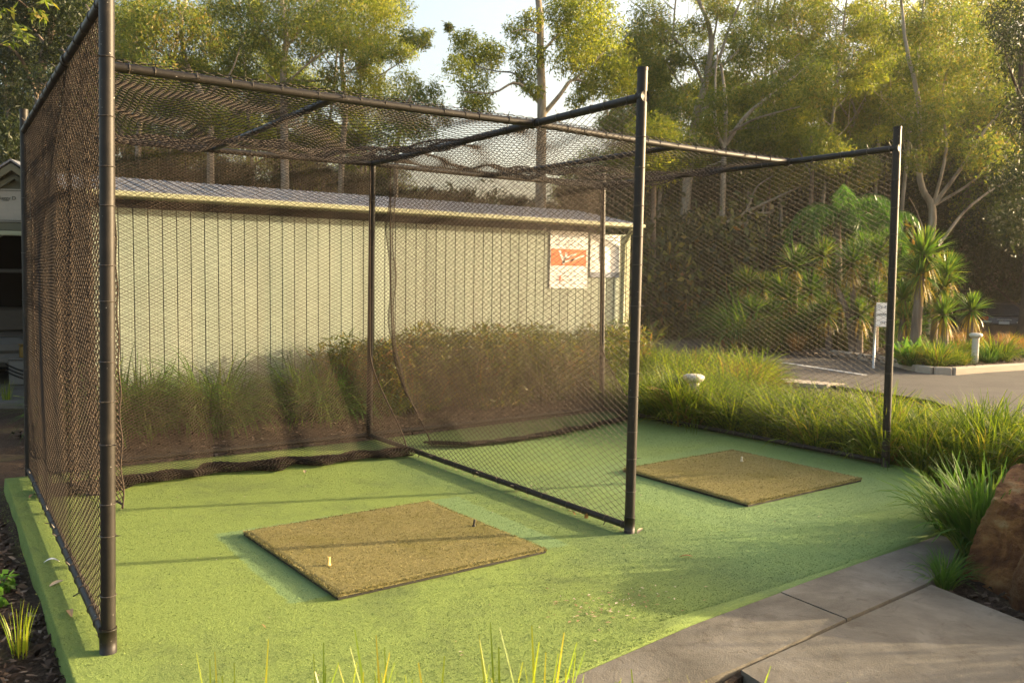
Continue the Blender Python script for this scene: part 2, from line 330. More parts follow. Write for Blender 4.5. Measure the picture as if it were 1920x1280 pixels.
flat_poly('path', [(2.30, -1.935), (3.27, -1.866), (4.19, -1.806), (4.06, -2.40), (3.75, -3.7), (2.9, -3.9), (2.1, -2.9)], .004, M['concrete'])
flat_poly('path', [(2.0, -1.99), (2.31, -1.908), (3.28, -1.852), (4.2, -1.79), (4.2, -1.83), (2.31, -1.95)], -.018, M['mulch'], .05)
flat_poly('road', [(10.4, 12.5), (12.0, 6.6), (12.7, 4.6), (12.4, 2.8), (9.6, -1.0), (10, -4), (60, -8), (60, 4), (26, 4.1), (16.35, 4.55), (16.3, 5.2), (17.7, 6.8), (18.9, 10.4), (20.9, 15.0), (23.5, 22), (19, 26)], .0, M['asphalt'], .02)
mb = MB(); mb.box((15.17, 6.70, .005), (.12, 2.55, .008), -math.atan2(.69, 2.47));
tag(mb.build('road_marking', M['line']), kind='structure')
flat_poly('footpath', [(10.7, 8.6), (11.8, 6.2), (12.55, 4.75), (13.0, 4.7), (12.65, 6.0), (11.7, 8.9)], .02, M['kerb'], .1)
# planted island with kerb
isl = [(24.5, 24), (20.82, 14.88), (18.93, 10.37), (17.72, 6.80), (16.50, 5.35), (16.42, 4.95), (16.65, 4.70), (19.05, 4.42), (26, 4.0), (40, 3.4)]
bed = isl+[(44, 12), (40, 30)]
mb = MB(); n = len(bed); mb.poly(bed, -.05, .11); tag(mb.build('garden_bed', M['mulch']), kind='structure')
for k in range(len(isl)-1):
    a, b = np.array(isl[k]), np.array(isl[k+1]); L = np.linalg.norm(b-a); ang = math.atan2(*(b-a)[::-1]); nseg = max(1, int(L/2.4)); mb = MB()
    for q in range(nseg):
        c = a+(b-a)*(q+.5)/nseg; mb.box((c[0], c[1], .035), (L/nseg-.012, .17, .21), ang, .02)
    tag(mb.build('kerb', M['kerb']), kind='structure')

# ------------------------------------------------------------------ nets
def net_mesh(S, nu, nv, r):
    """zigzag twines; S maps arrays (s in 0..1, t in 0..1) to points. nu cells across, nv cells down."""
    i = np.arange(nu+1)[:, None]; j = np.arange(2*nv+1)[None, :]
    sgn = np.where((i+j) % 2 == 0, .5, -.5)*.96
    s = np.clip((i+sgn)/nu, 0, 1)+0*j; tt = j/(2*nv)+0*i
    P = S(s, tt); T = np.gradient(P, axis=1); T /= np.linalg.norm(T, axis=2, keepdims=True)+1e-9
    eps = .5/nu
    D1 = S(np.clip(s+eps, 0, 1), tt)-S(np.clip(s-eps, 0, 1), tt); D2 = S(s, np.clip(tt+.01, 0, 1))-S(s, np.clip(tt-.01, 0, 1))
    N = np.cross(D1, D2); N /= np.linalg.norm(N, axis=2, keepdims=True)+1e-9
    B = np.cross(T, N); B /= np.linalg.norm(B, axis=2, keepdims=True)+1e-9
    ring = np.stack([P+r*N, P-.5*r*N+.87*r*B, P-.5*r*N-.87*r*B], 2)
    V = ring.reshape(-1, 3); rows = 2*nv+1
    base = (i*rows+np.arange(2*nv)[None, :])*3; base = base.ravel(); Fq = []
    for k in range(3):
        k2 = (k+1) % 3; Fq.append(np.stack([base+k, base+k2, base+3+k2, base+3+k], 1))
    return V, np.concatenate(Fq)
def net(name, S, w, h, mat, parent=None, cell=.05, r=.003, **kw):
    V, Fq = net_mesh(S, max(2, int(w/cell)), max(2, int(h/cell)), r); o = mesh_obj(name, V, Fq, mat, parent)
    return o
def P3(x, y, z): x, y, z = np.broadcast_arrays(x, y, z); return np.stack([x, y, z], -1)

# ------------------------------------------------------------------ the cage
cage = thing('golf_practice_cage', (0, 0, 0), 'two-bay golf practice cage of dark steel pipe covered in netting, standing on green turf', 'golf cage')
A = np.array([-.097, -.104, 0]); At = np.array([-.045, -.104, 3.30]); AB = np.array([.06, 4.25, 0]); ABt = np.array([.097, 4.30, 3.224])
B = np.array([3.396, .005, 0]); Bt = np.array([3.414, 0, 3.279]); BB = np.array([3.431, 4.30, 0]); BBt = np.array([3.449, 4.26, 3.195])
C = np.array([6.86, .14, .06]); Ct = np.array([6.779, .12, 3.26]); CB = np.array([6.80, 4.2, .06]); CBt = np.array([6.77, 4.24, 3.2])
H = 3.08
def onpost(a, b, z): return a+(b-a)*((z-a[2])/(b[2]-a[2]))
tie_me = None
def ring_mesh(R0, rr=.006, n=14, k=5):
    V = []; Fq = []
    for i in range(n):
        a = 2*math.pi*i/n
        for j in range(k):
            b = 2*math.pi*j/k; q = R0+rr*math.cos(b); V.append((q*math.cos(a), q*math.sin(a), rr*.8*math.sin(b)))
    for i in range(n):
        for j in range(k): Fq.append((i*k+j, ((i+1) % n)*k+j, ((i+1) % n)*k+(j+1) % k, i*k+(j+1) % k))
    V = np.array(V); tail = np.array([(R0, -.003, -.003), (R0+.035, -.004, .004), (R0+.035, .003, .004), (R0, .003, .003)]); Fq.append((len(V), len(V)+1, len(V)+2, len(V)+3))
    me = bpy.data.meshes.new('cable_tie'); me.from_pydata([tuple(v) for v in np.concatenate([V, tail])], [], Fq); me.materials.append(M['tie']); me.update(); return me
TIE = {}
def tie_for(r):
    if r not in TIE: TIE[r] = ring_mesh(r+.002, .0032)
    return TIE[r]
def ties(parent, a, b, dists, me):
    d = Vector(b-a).normalized(); q = d.to_track_quat('Z', 'Y').to_matrix().to_4x4()
    for s in dists:
        o = bpy.data.objects.new('cable_tie', me); COL.objects.link(o); o.parent = parent
        o.matrix_local = Matrix.Translation(Vector(a+(b-a)*s)) @ q @ Matrix.Rotation(random.uniform(0, 6.28), 4, 'Z')
def pipe(name, a, b, r, cap=0, tie=None, sag=0):
    mb = MB(); n = 14
    pts = [a+(b-a)*k/n+np.array([0, 0, -sag*4*(k/n)*(1-k/n)]) for k in range(n+1)]
    mb.tube(pts, r, 18)
    if cap: d = (b-a)/np.linalg.norm(b-a); mb.tube([b-d*.012, b+d*.012], r*1.06, 18)
    o = mb.build(name, M['pipe'], cage, True)
    if tie: ties(o, a, b, tie, tie_for(r))
    try: o.data.set_sharp_from_angle(angle=R_(40))
    except Exception: pass
    return o
def spread(n, a=.03, b=.95): return [a+(b-a)*(k+random.uniform(-.28, .28))/n for k in range(n)]
pA = pipe('post', A, At, .0335, 1, spread(14, .03, .99)); pB = pipe('post', B, Bt, .0365, 1, spread(13, .02, .93)); pC = pipe('post', C, Ct, .0365, 1, spread(11, .03, .93))
pAB = pipe('post', AB, ABt, .034, 1, spread(6)); pBB = pipe('post', BB, BBt, .034, 1, spread(6)); pCB = pipe('post', CB, CBt, .034, 1, spread(5))
for p_, q_ in ((pA, A), (pB, B), (pC, C)):           # joint sleeve at each foot
    mb = MB(); mb.tube([q_+[0, 0, .0], q_+[0, 0, .115]], .039, 18); mb.tube([q_+[0, 0, .115], q_+[0, 0, .122]], .041, 18); mb.build('foot_sleeve', M['pipe'], p_, True)
rA, rB, rC = onpost(A, At, H), onpost(B, Bt, 3.09), onpost(C, Ct, 3.075)
bA, bB, bC = onpost(AB, ABt, 3.05), onpost(BB, BBt, 3.05), onpost(CB, CBt, 3.05)
ys_ = 1.265; lerp = lambda a, b, s: a+(b-a)*s
jA, jB, jC = lerp(rA, bA, .318), lerp(rB, bB, .296), lerp(rC, bC, .295)
for a, b, nt_ in ((rA, bA, 16), (rB, bB, 18), (rC, bC, 14)): pipe('roof_beam', a, b, .030, 0, spread(nt_, .02, .98))
for a, b, nt_ in ((jA, jB, 16), (jB, jC, 14), (bA, bB, 10), (bB, bC, 10)): pipe('roof_beam', a, b, .029, 0, spread(nt_, .03, .97), .012)
mL, mLb, mR, mRb = lerp(jA, jB, .50), lerp(bA, bB, .49), lerp(jB, jC, .52), lerp(bB, bC, .48)
pipe('roof_beam', mL, mLb, .026, 0, spread(7)); pipe('roof_beam', mR, mRb, .026, 0, spread(9))
up = np.array([0, 0, .045])
for a, b, nt_ in ((A+up, AB+up, 18), (B+up, BB+up, 18), (C+up, CB+up, 14), (AB+up, BB+up, 6), (BB+up, CB+up, 8)): pipe('base_rail', a, b, .0245, 0, spread(nt_, .02, .98))
for j in (jA, jB, jC, rB, rC): 
    mb = MB(); mb.tube([j-[0, .035, 0], j+[0, .035, 0]], .040, 16); mb.build('clamp', M['pipe'], cage, True)
# nets tied to the frame
def wall_net(name, b0, b1, t0, t1, bulge=.03, ph=0.0, cell=.05, r=.0034, mat=None):
    nrm = np.cross(b1-b0, [0, 0, 1.]); nrm /= np.linalg.norm(nrm)
    def S(s, t):
        s3, t3 = s[..., None], t[..., None]
        P = (t0*(1-s3)+t1*s3)*(1-t3)+(b0*(1-s3)+b1*s3)*t3
        d = bulge*(np.sin(s*9+ph)*.6+np.sin(s*23+t*3+ph)*.3+np.sin(t*7+ph*2)*.4)*np.sin(np.pi*np.clip(s, 0, 1))*np.sin(np.pi*np.clip(t, .0, 1))
        return P+d[..., None]*nrm
    return net(name, S, np.linalg.norm(b1-b0), np.linalg.norm(t0-b0), mat or M['net'], cage, cell, r)
e = np.array([0, 0, .02])
wall_net('side_net', A+up, AB+up, rA, bA, .03, .3, .045, .0032); wall_net('divider_net', B+up, BB+up, rB, bB, .035, 1.3, .045, .0031); wall_net('side_net', C+up, CB+up, rC, bC, .03, 2.2)
wall_net('back_net', AB+up, BB+up, bA, bB, .03, .8, .040, .0042); wall_net('back_net', BB+up, CB+up, bB, bC, .03, 2.8, .040, .0040)
def roof_net(j0, j1, k0, k1, sag, ph):
    def S(s, t):
        s3, t3 = s[..., None], t[..., None]
        P = (j0*(1-s3)+j1*s3)*(1-t3)+(k0*(1-s3)+k1*s3)*t3
        half = np.abs(np.sin(np.pi*2*s))*.5+np.sin(np.pi*s)*.55
        d = -sag*half*np.sin(np.pi*t)*(1+.35*np.sin(t*11+s*5+ph))+.03*np.sin(t*25+3*np.sin(s*6+ph))*np.sin(np.pi*t)-.018*np.sin(s*40+ph)*np.sin(np.pi*t)
        P = P.copy(); P[..., 2] += d*1.25+.034*(1-np.sin(np.pi*t)); return P
    return net('roof_net', S, np.linalg.norm(j1-j0), np.linalg.norm(k0-j0), M['net'], cage, .046, .0034)
roof_net(jA-[0, .05, 0], jB-[0, .05, 0], bA, bB, .13, .4); roof_net(jB-[0, .05, 0], jC-[0, .05, 0], bB, bC, .13, 1.9)

# hanging impact curtains (loose, they hang from the beams)
def curtain(name, x0, x1, bot, ph, label, shift, cell, hem=1.0):
    root = thing(name, ((x0+x1)/2, 4.1, 0), label, 'net curtain', 'loose netting curtains hung inside the cage')
    off = np.array([(x0+x1)/2, 4.1, 0]); zt = 3.02
    bx = np.array([q[0] for q in bot]); by = np.array([q[1] for q in bot]); bz = np.array([q[2] for q in bot])
    def S(s, t):
        x = x0+(x1-x0)*s+shift*t**3*(1-s); yb = np.interp(x, bx, by); zb = np.interp(x, bx, bz)
        k = np.clip((t-.62)/.38, 0, 1); k = k*k*(3-2*k)
        y = 4.13+(yb-4.13)*k+(.045*np.sin(s*31+ph)+.03*np.sin(s*57+2*ph+t*2))*(.3+.7*t)*(1 if hem == 1 else .4)
        z = zt+(zb+.015-zt)*(1-(1-t)**1.12); return P3(x, y, z)-off
    net('netting', S, x1-x0, 3.1, M['curt'], root, cell, .0042*(cell/.03)**.6)
    def Hm(s, t):
        c = S(s, np.full(np.shape(s+t), .995)); a_ = t*5.2-1.2; rr = (.056+.008*np.sin(s*13+ph)+.006*np.sin(s*47))*hem
        return c+np.stack([.012*np.sin(s*80+t*4), -np.cos(a_)*rr*2.5+.02*np.sin(s*41+t*3), np.sin(a_)*rr*.55+.022], -1)
    V, Fq = net_mesh(Hm, int((x1-x0)/.024), 12, .0050); mesh_obj('hem', V, Fq, M['net'], root)
    def Hm2(s, t): return Hm(s, t)*np.array([1, 1, .6])+np.array([0, .10, .004])
    V, Fq = net_mesh(Hm2, int((x1-x0)/.026), 12, .005); mesh_obj('hem', V, Fq, M['net'], root)
    for q in (0, 1):
        mb = MB(); mb.tube(S(np.full(40, float(q)), np.linspace(0, 1, 40)), .007, 6); mb.build('edge_cord', M['curt'], root, True)
    if hem < 1:                                       # the left edge is gathered into a dangling fold
        def Gf(s, t):
            c = S(np.zeros_like(s+t), t*.80); a_ = s*6.28; rr = .014+.026*(1-t)+.012*np.sin(t*15+1)**2
            return c+np.stack([np.cos(a_)*rr+.02*np.sin(t*17), np.sin(a_)*rr-.02, 0*a_], -1)
        V, Fq = net_mesh(Gf, 9, 130, .0036); mesh_obj('gathered_edge', V, Fq, M['net'], root)
    return root
curtain('hanging_net', .12, 3.36, [(.1, 3.30, .0), (.6, 3.34, .0), (1.45, 3.46, .0), (2.17, 3.36, .0), (2.87, 3.30, .0), (3.4, 3.28, .0)], .5, 'dark netting curtain across the back of the left bay, hem bunched on the turf', 0.0, .025)
curtain('hanging_net', 3.60, 6.70, [(3.7, 3.50, .01), (4.2, 3.18, .015), (4.9, 3.16, .027), (5.57, 3.25, .04), (6.5, 3.45, .055), (6.8, 3.5, .06)], 1.7, 'brown netting curtain at the back of the right bay with a slanting left edge', .16, .017, .4)
def side_curtain():
    root = thing('hanging_net', (.06, 2, 0), 'thick brown netting curtain hung along the left side, its lower edge above the turf', 'net curtain', 'loose netting curtains hung inside the cage')
    def S(s, t):
        y = .03+4.1*s; zb = .66-.42*s+.025*np.sin(s*19); z = 3.06+(zb-3.06)*t
        x = -.035+.13*s+(.035*np.sin(s*34)+.022*np.sin(s*71+1.2)+.016*np.sin(t*60+s*8)*.35)*(.25+.75*t)
        return P3(x+.02, y, z)-np.array([.06, 2, 0])
    net('netting', S, 4.1, 2.6, M['curt'], root, .034, .0036)
    mb = MB(); ss = np.linspace(0, 1, 80); mb.tube(S(ss, np.ones(80)), .006, 6); mb.build('hem', M['curt'], root, True)
side_curtain()

# ------------------------------------------------------------------ hitting mats, tees, litter
def hitting_mat(cx, cy, rz, z, lab):
    root = thing('hitting_mat', (cx, cy, z), lab, 'golf mat', 'golf hitting mats', rz)
    hw, hd, n = .755, .752, 60; g = np.linspace(-1, 1, n); X, Y = np.meshgrid(g, g, indexing='ij')
    ed = np.clip((1-np.maximum(abs(X), abs(Y)))/.04, 0, 1); Z = .020+.016*np.sqrt(1-(1-ed)**2)+.0006*rng.normal(size=X.shape)*ed
    V = np.stack([X*hw, Y*hd, Z], -1).reshape(-1, 3); i, j = np.meshgrid(np.arange(n-1), np.arange(n-1), indexing='ij'); a = (i*n+j).ravel()
    mesh_obj('pile', V, np.stack([a, a+n, a+n+1, a+1], 1), M['pile'], root, True)
    mb = MB(); mb.box((0, 0, .0105), (2*hw-.006, 2*hd-.006, .019), 0, .003); mb.build('rubber_base', M['tee_b'], root)
    k = 42000; q = rng.uniform(-1, 1, (k, 2)); e_ = k//5
    side = rng.integers(0, 4, e_); along = rng.uniform(-1, 1, e_); q[:e_] = np.where((side < 2)[:, None], np.stack([np.where(side == 0, -1, 1)*rng.uniform(.97, 1.0, e_), along], 1), np.stack([along, np.where(side == 2, -1, 1)*rng.uniform(.97, 1.0, e_)], 1))
    p = np.stack([q[:, 0]*hw, q[:, 1]*hd, np.full(k, .033)], 1); p[:e_, 2] = rng.uniform(.012, .034, e_)
    d = rng.normal(size=(k, 3))*.007; d[:, 2] = rng.uniform(.004, .011, k); d[:e_, :2] += q[:e_]*np.array([1, 1])*.004*(abs(q[:e_]) > .965)
    w_ = rng.normal(size=(k, 3))*.0016; V = np.stack([p-w_, p+w_, p+d], 1).reshape(-1, 3)
    mesh_obj('fibres', V, np.arange(3*k).reshape(-1, 3), M['pile_fib'], root)
    return root
hitting_mat(1.83, .685, .025, 0.0, 'worn olive-brown square mat lying in the sunlit left bay')
hitting_mat(5.40, .69, -.02, .033, 'olive-brown square mat lying in the shaded right bay').rotation_euler = (0, -.0176, -.02)
def tee(p, mat, h, r, lab, lean=0):
    mb = MB(); mb.lathe([(r*1.6, 0), (r*1.5, .006), (r, .012), (r*.92, h*.6), (r, h), (r*.7, h+.001), (r*.65, h-.01)], n=14); o = mb.build('golf_tee', mat, None, True); o.location = p; o.rotation_euler = (lean, .05, 0)
    tag(o, lab, 'golf tee', 'rubber tees on the mats')
tee((1.255, .41, .036), M['tee_y'], .052, .0105, 'short yellow tee standing near the left edge of the sunlit mat')
tee((2.47, .64, .036), M['tee_b'], .05, .0085, 'black tee near the right edge of the sunlit mat', .1)
tee((5.79, .99, .078), M['tee_w'], .045, .010, 'pale cream tee on the shaded right-hand mat')
def leaf_shape(L, W, curl):
    V = []; n = 6
    for k in range(n+1):
        s = k/n; wd = W*math.sin(math.pi*min(1, s*.92+.06))**.8; z = curl*math.sin(s*3.1)*L+.004
        V += [(s*L-L/2, -wd, z+.3*wd), (s*L-L/2, 0, z), (s*L-L/2, wd, z+.3*wd)]
    Fq = [(3*k+c, 3*k+3+c, 3*k+4+c, 3*k+1+c) for k in range(n) for c in (0, 1)]
    return V, Fq
fl = [('fallen tan leaf lying on turf in the sunlit strip in front of the right bay', (3.32, -.62)), ('small fallen leaf at the back of the left bay near the bunched hem', (2.17, 3.05)), ('curled brown leaf lodged at the foot of the divider net', (3.36, .62)), ('upright brown leaf caught on the divider rail near its front post', (3.37, .45)),
      ('pale leaf on the left turf strip beside the cage', (-.16, 1.05)), ('long curved bark strip on the left turf strip near the front post', (-.17, .50)), ('white feather-like scrap on the left turf strip', (-.13, 1.48)), ('rusty leaf on the far end of the left turf strip', (-.02, 3.35)), ('thin dark twig on the turf left of the sunlit mat', (.62, -.22)), ('brown leaf beside the foot of the divider post', (3.47, -.03))]
for k, (lab, (x, y)) in enumerate(fl):
    V, Fq = leaf_shape(.09 if 'long' not in lab else .17, .016 if 'twig' not in lab else .004, random.uniform(.05, .22)); o = mesh_obj('fallen_leaf' if 'twig' not in lab else 'twig', V, Fq, M['white'] if 'white' in lab else M['dead']); o.location = (x, y, float(turf_z(x))+.004); o.rotation_euler = (random.uniform(-.3, .3), random.uniform(-.2, .2) if 'upright' not in lab else -1.2, random.uniform(0, 6.28)); tag(o, lab, 'scrap' if 'white' in lab else ('twig' if 'twig' in lab else 'leaf'), 'fallen leaves on the turf')
k = 120000; x = rng.uniform(-.28, 6.9, k); y = -1.3+5.5*rng.random(k)**1.6; y -= np.where(x < 2.4, .25, 0)
d = rng.normal(size=(k, 3))*.006; d[:, 2] = rng.uniform(.002, .005, k); w_ = rng.normal(size=(k, 3))*.0020; w_[:, 2] *= .3; p = P3(x, y, turf_z(x)+.0005)
ok = y > np.interp(x, [-.33, .4, 1.0, 1.55, 2.52, 3.52, 4.93, 6.2, 7.0], [-1.72, -1.68, -1.62, -1.54, -1.41, -1.34, -1.27, -.73, -.10])
d, w_, p = d[ok], w_[ok], p[ok]; V = np.stack([p-w_, p+w_, p+d], 1).reshape(-1, 3)
tag(mesh_obj('turf_fibres', V, np.arange(len(V)).reshape(-1, 3), M['turf']), 'short pile of the green carpet', 'turf pile', kind='stuff')
# flecks trodden into the carpet and along the rails
k = 520; x = rng.uniform(-.2, 6.6, k); y = rng.uniform(-1.2, 4.0, k); x[:120] = 2.35+.25*rng.normal(size=120); y[:120] = -.95+.12*rng.normal(size=120); x[120:300] = 3.40+.06*rng.normal(size=180); y[120:300] = rng.uniform(0, 3.6, 180)
a = rng.uniform(0, 6.28, k); L = rng.uniform(.005, .018, k)*np.where(np.arange(k) < 300, 1.0, .7); dx, dy = np.cos(a)*L, np.sin(a)*L; z = turf_z(x)+.006
V = np.stack([P3(x-dx, y-dy, z), P3(x+dy*.35, y-dx*.35, z+.003), P3(x+dx, y+dy, z), P3(x-dy*.35, y+dx*.35, z+.002)], 1).reshape(-1, 3)
tag(mesh_obj('debris', V, np.arange(4*k).reshape(-1, 4), M['debris']), 'tiny pale crumbs and leaf scraps scattered over the turf', 'litter', kind='stuff')
# bark chips of the mulch beds
def chips(n, x0, x1, y0, y1, zf, s0, s1):
    x, y = rng.uniform(x0, x1, n), rng.uniform(y0, y1, n); a = rng.uniform(0, 6.28, n); L = rng.uniform(s0, s1, n); Wd = L*rng.uniform(.25, .5, n); ti = rng.normal(size=(n, 2))*.35
    c = P3(x, y, zf+rng.uniform(0, .02, n)); ux = np.stack([np.cos(a), np.sin(a), ti[:, 0]], 1)*L[:, None]; uy = np.stack([-np.sin(a), np.cos(a), ti[:, 1]], 1)*Wd[:, None]; up_ = np.array([0, 0, .006])
    V = np.stack([c-ux-uy*.6, c-uy*.9+ux*.5, c+ux, c+uy, c-ux*.6+uy*.8, c+up_], 1).reshape(-1, 3); b = np.arange(n)*6
    return V, np.concatenate([np.stack([b+i, b+(i+1) % 5, b+5], 1) for i in range(5)])
V1, F1 = chips(9000, -1.6, -.28, -1.8, 6.0, -.085, .012, .045); V2, F2 = chips(7000, .2, 10, 4.35, 7.3, -.085, .02, .05); V3, F3 = chips(2500, 4.0, 6.5, -4, -1.6, -.085, .015, .05); V4, F4 = chips(2500, 16.7, 22, 4.6, 9, .12, .02, .06)
tag(mesh_obj('bark_chips', np.concatenate([V1, V2, V3, V4]), np.concatenate([F1, F2+len(V1), F3+len(V1)+len(V2), F4+len(V1)+len(V2)+len(V3)]), M['chip']), 'brown bark chips spread over the garden beds', 'mulch', kind='stuff')

# ------------------------------------------------------------------ cream building behind the cage
bld = thing('cream_building', (5.6, 8.5, -.1), 'long low cream building with vertical grooved cladding and grey metal roof behind the cages', 'building')
oB = np.array([5.6, 8.5, -.1]); WY = 7.5; X0, X1, ZT = 1.12, 10.29, 2.70
mb = MB(); pitch = .18; x = X0; k = 0
while x < X1-.02:
    x2 = min(x+pitch, X1); mb.box(((x+x2-.010)/2-oB[0], WY+.02-oB[1], (ZT-.1)/2+.05-oB[2]-.1), (x2-x-.011, .03, ZT+.1), 0, .004); x = x2
mb.build('cladding', M['clad'], bld)
mb = MB(); mb.box((5.705-oB[0], WY+1.36-oB[1], 1.35), (X1-X0-.02, 2.6, ZT+.08)); mb.build('wall', M['dark'], bld)
mb = MB(); mb.box((X1+.015-oB[0], WY+1.35-oB[1], 1.35), (.03, 2.7, ZT+.1), 0, .004); mb.build('end_wall', M['clad'], bld)
mb = MB(); mb.box((X1-.05-oB[0], WY-.02-oB[1], 1.35), (.09, .05, ZT+.08), 0, .004); mb.build('corner_board', M['trimc'], bld)
mb = MB(); mb.add(np.array([(X0-.3, 7.24, 2.82), (X1-.05, 7.24, 2.82), (X1-.05, 9.0, 3.15), (X0-.3, 9.0, 3.15), (X0-.3, 7.24, 2.85), (X1-.05, 7.24, 2.85), (X1-.05, 9.0, 3.18), (X0-.3, 9.0, 3.18)])-oB, [(3, 2, 1, 0), (4, 5, 6, 7), (0, 1, 5, 4), (1, 2, 6, 5), (2, 3, 7, 6), (3, 0, 4, 7)])
mb.add(np.array([(X0-.3, 9.0, 3.15), (X1-.05, 9.0, 3.15), (X1-.05, 10.3, 2.80), (X0-.3, 10.3, 2.80), (X0-.3, 9.0, 3.18), (X1-.05, 9.0, 3.18), (X1-.05, 10.3, 2.83), (X0-.3, 10.3, 2.83)])-oB, [(3, 2, 1, 0), (4, 5, 6, 7), (0, 1, 5, 4), (1, 2, 6, 5), (2, 3, 7, 6), (3, 0, 4, 7)])
for q in range(int((X1-X0+.5)/.19)):
    xx = X0-.25+q*.19; mb.add(np.array([(xx, 7.25, 2.851), (xx+.03, 7.25, 2.851), (xx+.03, 8.99, 3.179), (xx, 8.99, 3.179), (xx+.008, 7.25, 2.861), (xx+.022, 7.25, 2.861), (xx+.022, 8.99, 3.189), (xx+.008, 8.99, 3.189)])-oB, [(4, 5, 6, 7), (0, 1, 5, 4), (1, 2, 6, 5), (3, 0, 4, 7)])
mb.build('roof', M['roof'], bld)
mb = MB(); mb.box((5.705-oB[0], 7.19-oB[1], 2.80-oB[2]), (X1-X0+.16, .09, .07), 0, .012); mb.box((5.705-oB[0], 7.36-oB[1], 2.765-oB[2]), (X1-X0+.1, .25, .012)); mb.build('gutter', M['trimc'], bld)
mb = MB(); mb.tube([np.array([X1-.20, 7.42, -.05])-oB, np.array([X1-.20, 7.42, 2.45])-oB, np.array([X1-.20, 7.22, 2.74])-oB], .04, 12); mb.build('downpipe', M['trimc'], bld, True)
def poster(x0, x1, z0, z1, lab):
    root = thing('poster', ((x0+x1)/2, WY-.012, (z0+z1)/2), lab, 'poster', 'posters on the cream wall'); w_, h_ = x1-x0, z1-z0
    mb = MB(); mb.box((0, 0, 0), (w_, .008, h_)); mb.build('panel', M['white'], root); return root, w_, h_
root, w_, h_ = poster(8.43, 9.28, 1.66, 2.66, 'white poster with a wide orange middle band on the cream wall')
mb = MB(); mb.box((-.01*w_, -.006, .04*h_), (.94*w_, .004, .29*h_)); mb.build('orange_band', M['orange'], root)
def strokes(root, items, mat, name='lettering'):
    mb = MB()
    for x, z, ww, hh in items: mb.box((x, -.009, z), (ww, .003, hh))
    return mb.build(name, mat, root)
mb = MB()                                            # slanted white brush marks across the orange band
for x, z, ww, hh, an in ((-.20, .05, .05, .24, .5), (-.12, .02, .05, .22, -.4), (.02, .06, .30, .03, .35), (.20, .03, .34, .025, .3), (-.02, -.02, .28, .028, .2)):
    ca, sa = math.cos(an), math.sin(an); q = np.array([(-ww/2, -hh/2), (ww/2, -hh/2), (ww/2, hh/2), (-ww/2, hh/2)]); q = np.stack([q[:, 0]*ca-q[:, 1]*sa+x*w_, q[:, 0]*sa+q[:, 1]*ca+z*h_], 1)
    mb.add([(p[0], -.012, p[1]) for p in q]+[(p[0], -.0095, p[1]) for p in q], [(0, 1, 2, 3), (7, 6, 5, 4), (0, 4, 5, 1), (1, 5, 6, 2), (2, 6, 7, 3), (3, 7, 4, 0)])
mb.build('brush_mark', M['white'], root)
strokes(root, [(-.02+.07*q, .40-.07*rw, .045, .02) for rw in range(3) for q in range(-4, 5) if (q*7+rw*3) % 4], M['grey_ink']); strokes(root, [(-.2, -.33, .03, .10), (-.14, -.36, .05, .02)], M['orange'], 'small_mark')
strokes(root, [(-.02+.08*q, -.22-.07*rw, .05, .018) for rw in range(4) for q in range(-3, 5) if (q*5+rw) % 3], M['grey_ink'])
root, w_, h_ = poster(9.34, 10.05, 1.86, 2.63, 'white poster with a grey foot band on the cream wall by the building corner')
strokes(root, [(0, -.44*h_, w_*.98, .12*h_)], M['grey_ink'], 'grey_band'); strokes(root, [(.05+.06*q, .34-.05*rw, .04, .018) for rw in range(2) for q in range(-1, 5)]+[], M['grey_ink']); mb = MB(); mb.box((-.08, -.009, .07), (.12, .003, .36)); mb.build('grey_figure', M['grey_ink'], root)

# ------------------------------------------------------------------ buggy shed on the far left
srz = R_(-25); wd = np.array([math.cos(srz), math.sin(srz), 0]); nn_ = np.array([math.sin(srz), -math.cos(srz), 0]); S0 = at(38, 600, 13.5)*np.array([1, 1, 0])
shed = thing('buggy_shed', (S0[0], S0[1], -.1), 'olive-cream open-fronted shed with a gabled front behind the left edge of the cage', 'shed', None, srz)
def sh(name, boxes, mat, bev=.01):                   # local x runs along the front, local -y is the front side
    mb = MB()
    for c, s in boxes: mb.box(c, s, 0, bev)
    return mb.build(name, mat, shed)
M['shedc'] = plain('shaded_shed_paint', (.09, .09, .056), .6, .35, 0, .12, 4)  # olive-cream darkened, the shade on the shed is painted in
sh('beam', [((-1.5, 0, 2.60), (5.4, .14, .12))], M['shedc']); sh('fascia', [((-1.5, -.09, 2.50), (5.4, .05, .07))], M['trimc'])
mb = MB(); mb.add([(-1.2, .0, 2.66), (1.2, .0, 2.66), (0, .0, 3.50), (-1.2, .1, 2.66), (1.2, .1, 2.66), (0, .1, 3.50)], [(0, 1, 2), (5, 4, 3), (0, 3, 4, 1), (1, 4, 5, 2), (2, 5, 3, 0)]); mb.build('gable', M['shedc'], shed)
def slab(mb, a, b, y0, y1, th): mb.add([(a[0], y0, a[1]), (b[0], y0, b[1]), (b[0], y0, b[1]+th), (a[0], y0, a[1]+th), (a[0], y1, a[1]), (b[0], y1, b[1]), (b[0], y1, b[1]+th), (a[0], y1, a[1]+th)], [(0, 1, 2, 3), (7, 6, 5, 4), (0, 4, 5, 1), (1, 5, 6, 2), (2, 6, 7, 3), (3, 7, 4, 0)])
mb = MB()
for q in (-1, 1): slab(mb, (q*1.45, 2.43), (0, 3.44), -.20, -.15, .11); slab(mb, (q*1.40, 2.35), (0, 3.32), -.10, -.05, .09)
mb.build('barge_board', M['shedc'], shed)
mb = MB()
for q in (-1, 1): slab(mb, (q*1.48, 2.55), (0, 3.58), -.22, 3.4, .03)
mb.box((-2.7, 1.6, 2.75), (2.6, 3.6, .05)); mb.build('roof', M['roof'], shed)
